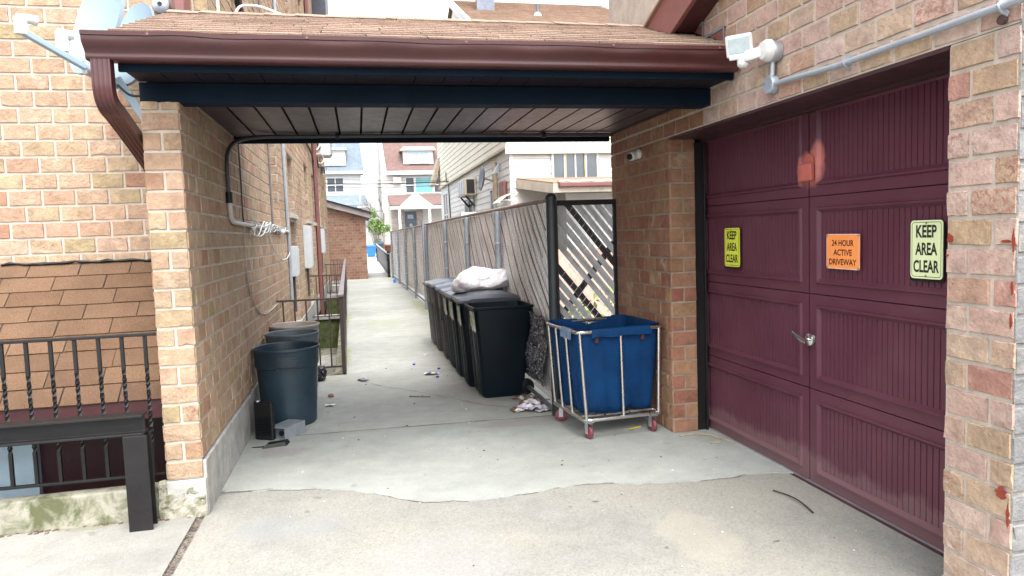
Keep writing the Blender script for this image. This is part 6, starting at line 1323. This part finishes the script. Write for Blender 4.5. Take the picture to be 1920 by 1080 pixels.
# red roofed house
hr = thing('red_roof_house', 'white house with red brown roof, dormer and gabled porch at the alley end', 'house', (3.5, 56, .6))
k = 56/45.; 
b_ = MB(); siding(b_, (2.0*k, 56, .6), U, Nf, 7*k, Hh(5.45)-.6, .22); b_.box(1.62*k, 9*k, 56.01, 66, .4, Hh(5.5)); b_.prism([(1.66*k, 56.1, Hh(5.51)), (1.66*k, 66, Hh(5.51)), (1.66*k, 61, Hh(9.6))], (.2, 0, 0)); build('wall', b_, mat('off_white_siding', (.47, .45, .42), .6, .06, 1.2), hr)
b_ = MB(); b_.hexa([(1.95*k, 55.6, Hh(5.7)), (9*k, 55.6, Hh(5.7)), (9*k, 55.7, Hh(5.6)), (1.95*k, 55.7, Hh(5.6))], [(1.72*k, 60.0, Hh(9.4)), (9*k, 60.0, Hh(9.4)), (9*k, 60.2, Hh(9.3)), (1.72*k, 60.2, Hh(9.3))]); build('roof', b_, SH_RED, hr)
b_ = MB(); b_.box(1.95*k, 9*k, 55.5, 55.62, Hh(5.48), Hh(5.70)); b_.hexa([(1.88*k, 55.5, Hh(5.6)), (1.95*k, 55.5, Hh(5.6)), (1.95*k, 55.5, Hh(5.75)), (1.88*k, 55.5, Hh(5.75))], [(1.66*k, 60, Hh(9.3)), (1.73*k, 60, Hh(9.3)), (1.73*k, 60, Hh(9.45)), (1.66*k, 60, Hh(9.45))]); build('trim', b_, WSIDE, hr)
b_ = MB(); b_.box(3.05*k, 4.92*k, 56.0, 60, Hh(6.15), Hh(7.1)); dm = build('dormer', b_, WSIDE, hr); b_ = MB(); b_.hexa([(2.85*k, 55.7, Hh(6.98)), (5.1*k, 55.7, Hh(6.98)), (5.1*k, 60, Hh(7.1)), (2.85*k, 60, Hh(7.1))], [(3.05*k, 55.7, Hh(7.2)), (4.95*k, 55.7, Hh(7.2)), (4.95*k, 60, Hh(7.3)), (3.05*k, 60, Hh(7.3))]); build('dormer_roof', b_, WSIDE, dm)
win(hr, (3.48*k, 55.985, Hh(6.25)), U, Nf, 1.15*k, .68*k, 2, 2, .08, None, mat('pale_blue_glass', (.32, .42, .48), .1, .2, 1, bmp=0))
win(hr, (3.15*k, 55.97, Hh(4.38)), U, Nf, .48*k, .92*k, 1, 2, .08); win(hr, (3.75*k, 55.97, Hh(4.38)), U, Nf, 1.05*k, .92*k, 1, 1, .08, None, GLASSB); win(hr, (4.92*k, 55.97, Hh(4.38)), U, Nf, .5*k, .92*k, 1, 2, .08)
b_ = MB(); b_.box(2.35*k, 2.85*k, 55.7, 56.0, Hh(4.95), Hh(5.35)); build('ac_unit', b_, mat('pale_ac', (.5, .48, .45), .6), hr, bev=.04)
b_ = MB(); b_.hexa([(2.05*k, 53.6, Hh(3.42)), (9*k, 53.6, Hh(3.42)), (9*k, 53.6, Hh(3.55)), (2.05*k, 53.6, Hh(3.55))], [(1.98*k, 56, Hh(4.12)), (9*k, 56, Hh(4.12)), (9*k, 56, Hh(4.25)), (1.98*k, 56, Hh(4.25))]); po_ = build('porch_roof', b_, SH_RED, hr)
b_ = MB(); b_.prism([(2.52*k, 53.4, Hh(3.42)), (4.62*k, 53.4, Hh(3.42)), (3.52*k, 53.4, Hh(4.28))], (0, 1.6, 0)); build('porch_gable', b_, WSIDE, po_)
b_ = MB(); b_.box(2.0*k, 9*k, 53.45, 53.6, Hh(3.28), Hh(3.44)); [b_.box(x*k-.09, x*k+.09, 53.5, 53.7, .6, Hh(3.3)) for x in (2.55, 4.35, 6)]; build('porch_posts', b_, WSIDE, hr)
b_ = MB(); b_.box(2.98*k, 3.70*k, 55.9, 55.972, .9, Hh(3.2)); do_ = build('door', b_, mat('dark_slate_door', (.07, .09, .12), .4), hr); b_ = MB(); b_.box(3.15*k, 3.5*k, 55.88, 55.897, Hh(2.75), Hh(3.0)); b_.tube([(3.34*k, 55.87, Hh(2.35)), (3.34*k, 55.897, Hh(2.35))], .12, 12); build('door_glass', b_, mat('door_glass', (.3, .33, .36), .2), do_)
b_ = MB(); brick_wall(b_, (2.15*k, 55.96, 1.0), U, Nf, 1.0, 2.9, seed=95, bl=.4, bh=.15); brick_wall(b_, (3.72*k, 55.96, 1.0), U, Nf, .5, 2.9, seed=96, bl=.4, bh=.15); STONE = brick_mat('stone_veneer', [(0, (.33, .28, .25)), (.5, (.42, .38, .35)), (1, (.28, .21, .19))]); build('stone_facing', b_, [STONE, MORT], hr, col=True)
# small gable to the right over the canopy ridge
gh = thing('gabled_house', 'distant house gable showing above the right end of the canopy ridge', 'house', (13, 30, 0))
b_ = MB(); b_.prism([(12.6, 30, 0), (16.4, 30, 0), (16.4, 30, 10.2), (14.5, 30, 12.2), (12.6, 30, 11.0)], (0, 6, 0)); build('wall', b_, mat('pale_yellow_siding', (.66, .62, .42), .6), gh)
b_ = MB(); b_.hexa([(12.15, 29.7, 10.0), (12.45, 29.7, 9.9), (13.0, 29.7, 11.15), (12.72, 29.7, 11.3)], [(12.15, 36, 10.0), (12.45, 36, 9.9), (13.0, 36, 11.15), (12.72, 36, 11.3)]); b_.hexa([(12.72, 29.7, 11.3), (12.72, 29.7, 11.15), (16.8, 29.7, 11.15), (16.8, 29.7, 11.3)], [(12.72, 36, 11.3), (12.72, 36, 11.15), (16.8, 36, 11.15), (16.8, 36, 11.3)]); build('roof', b_, BROWN2, gh)
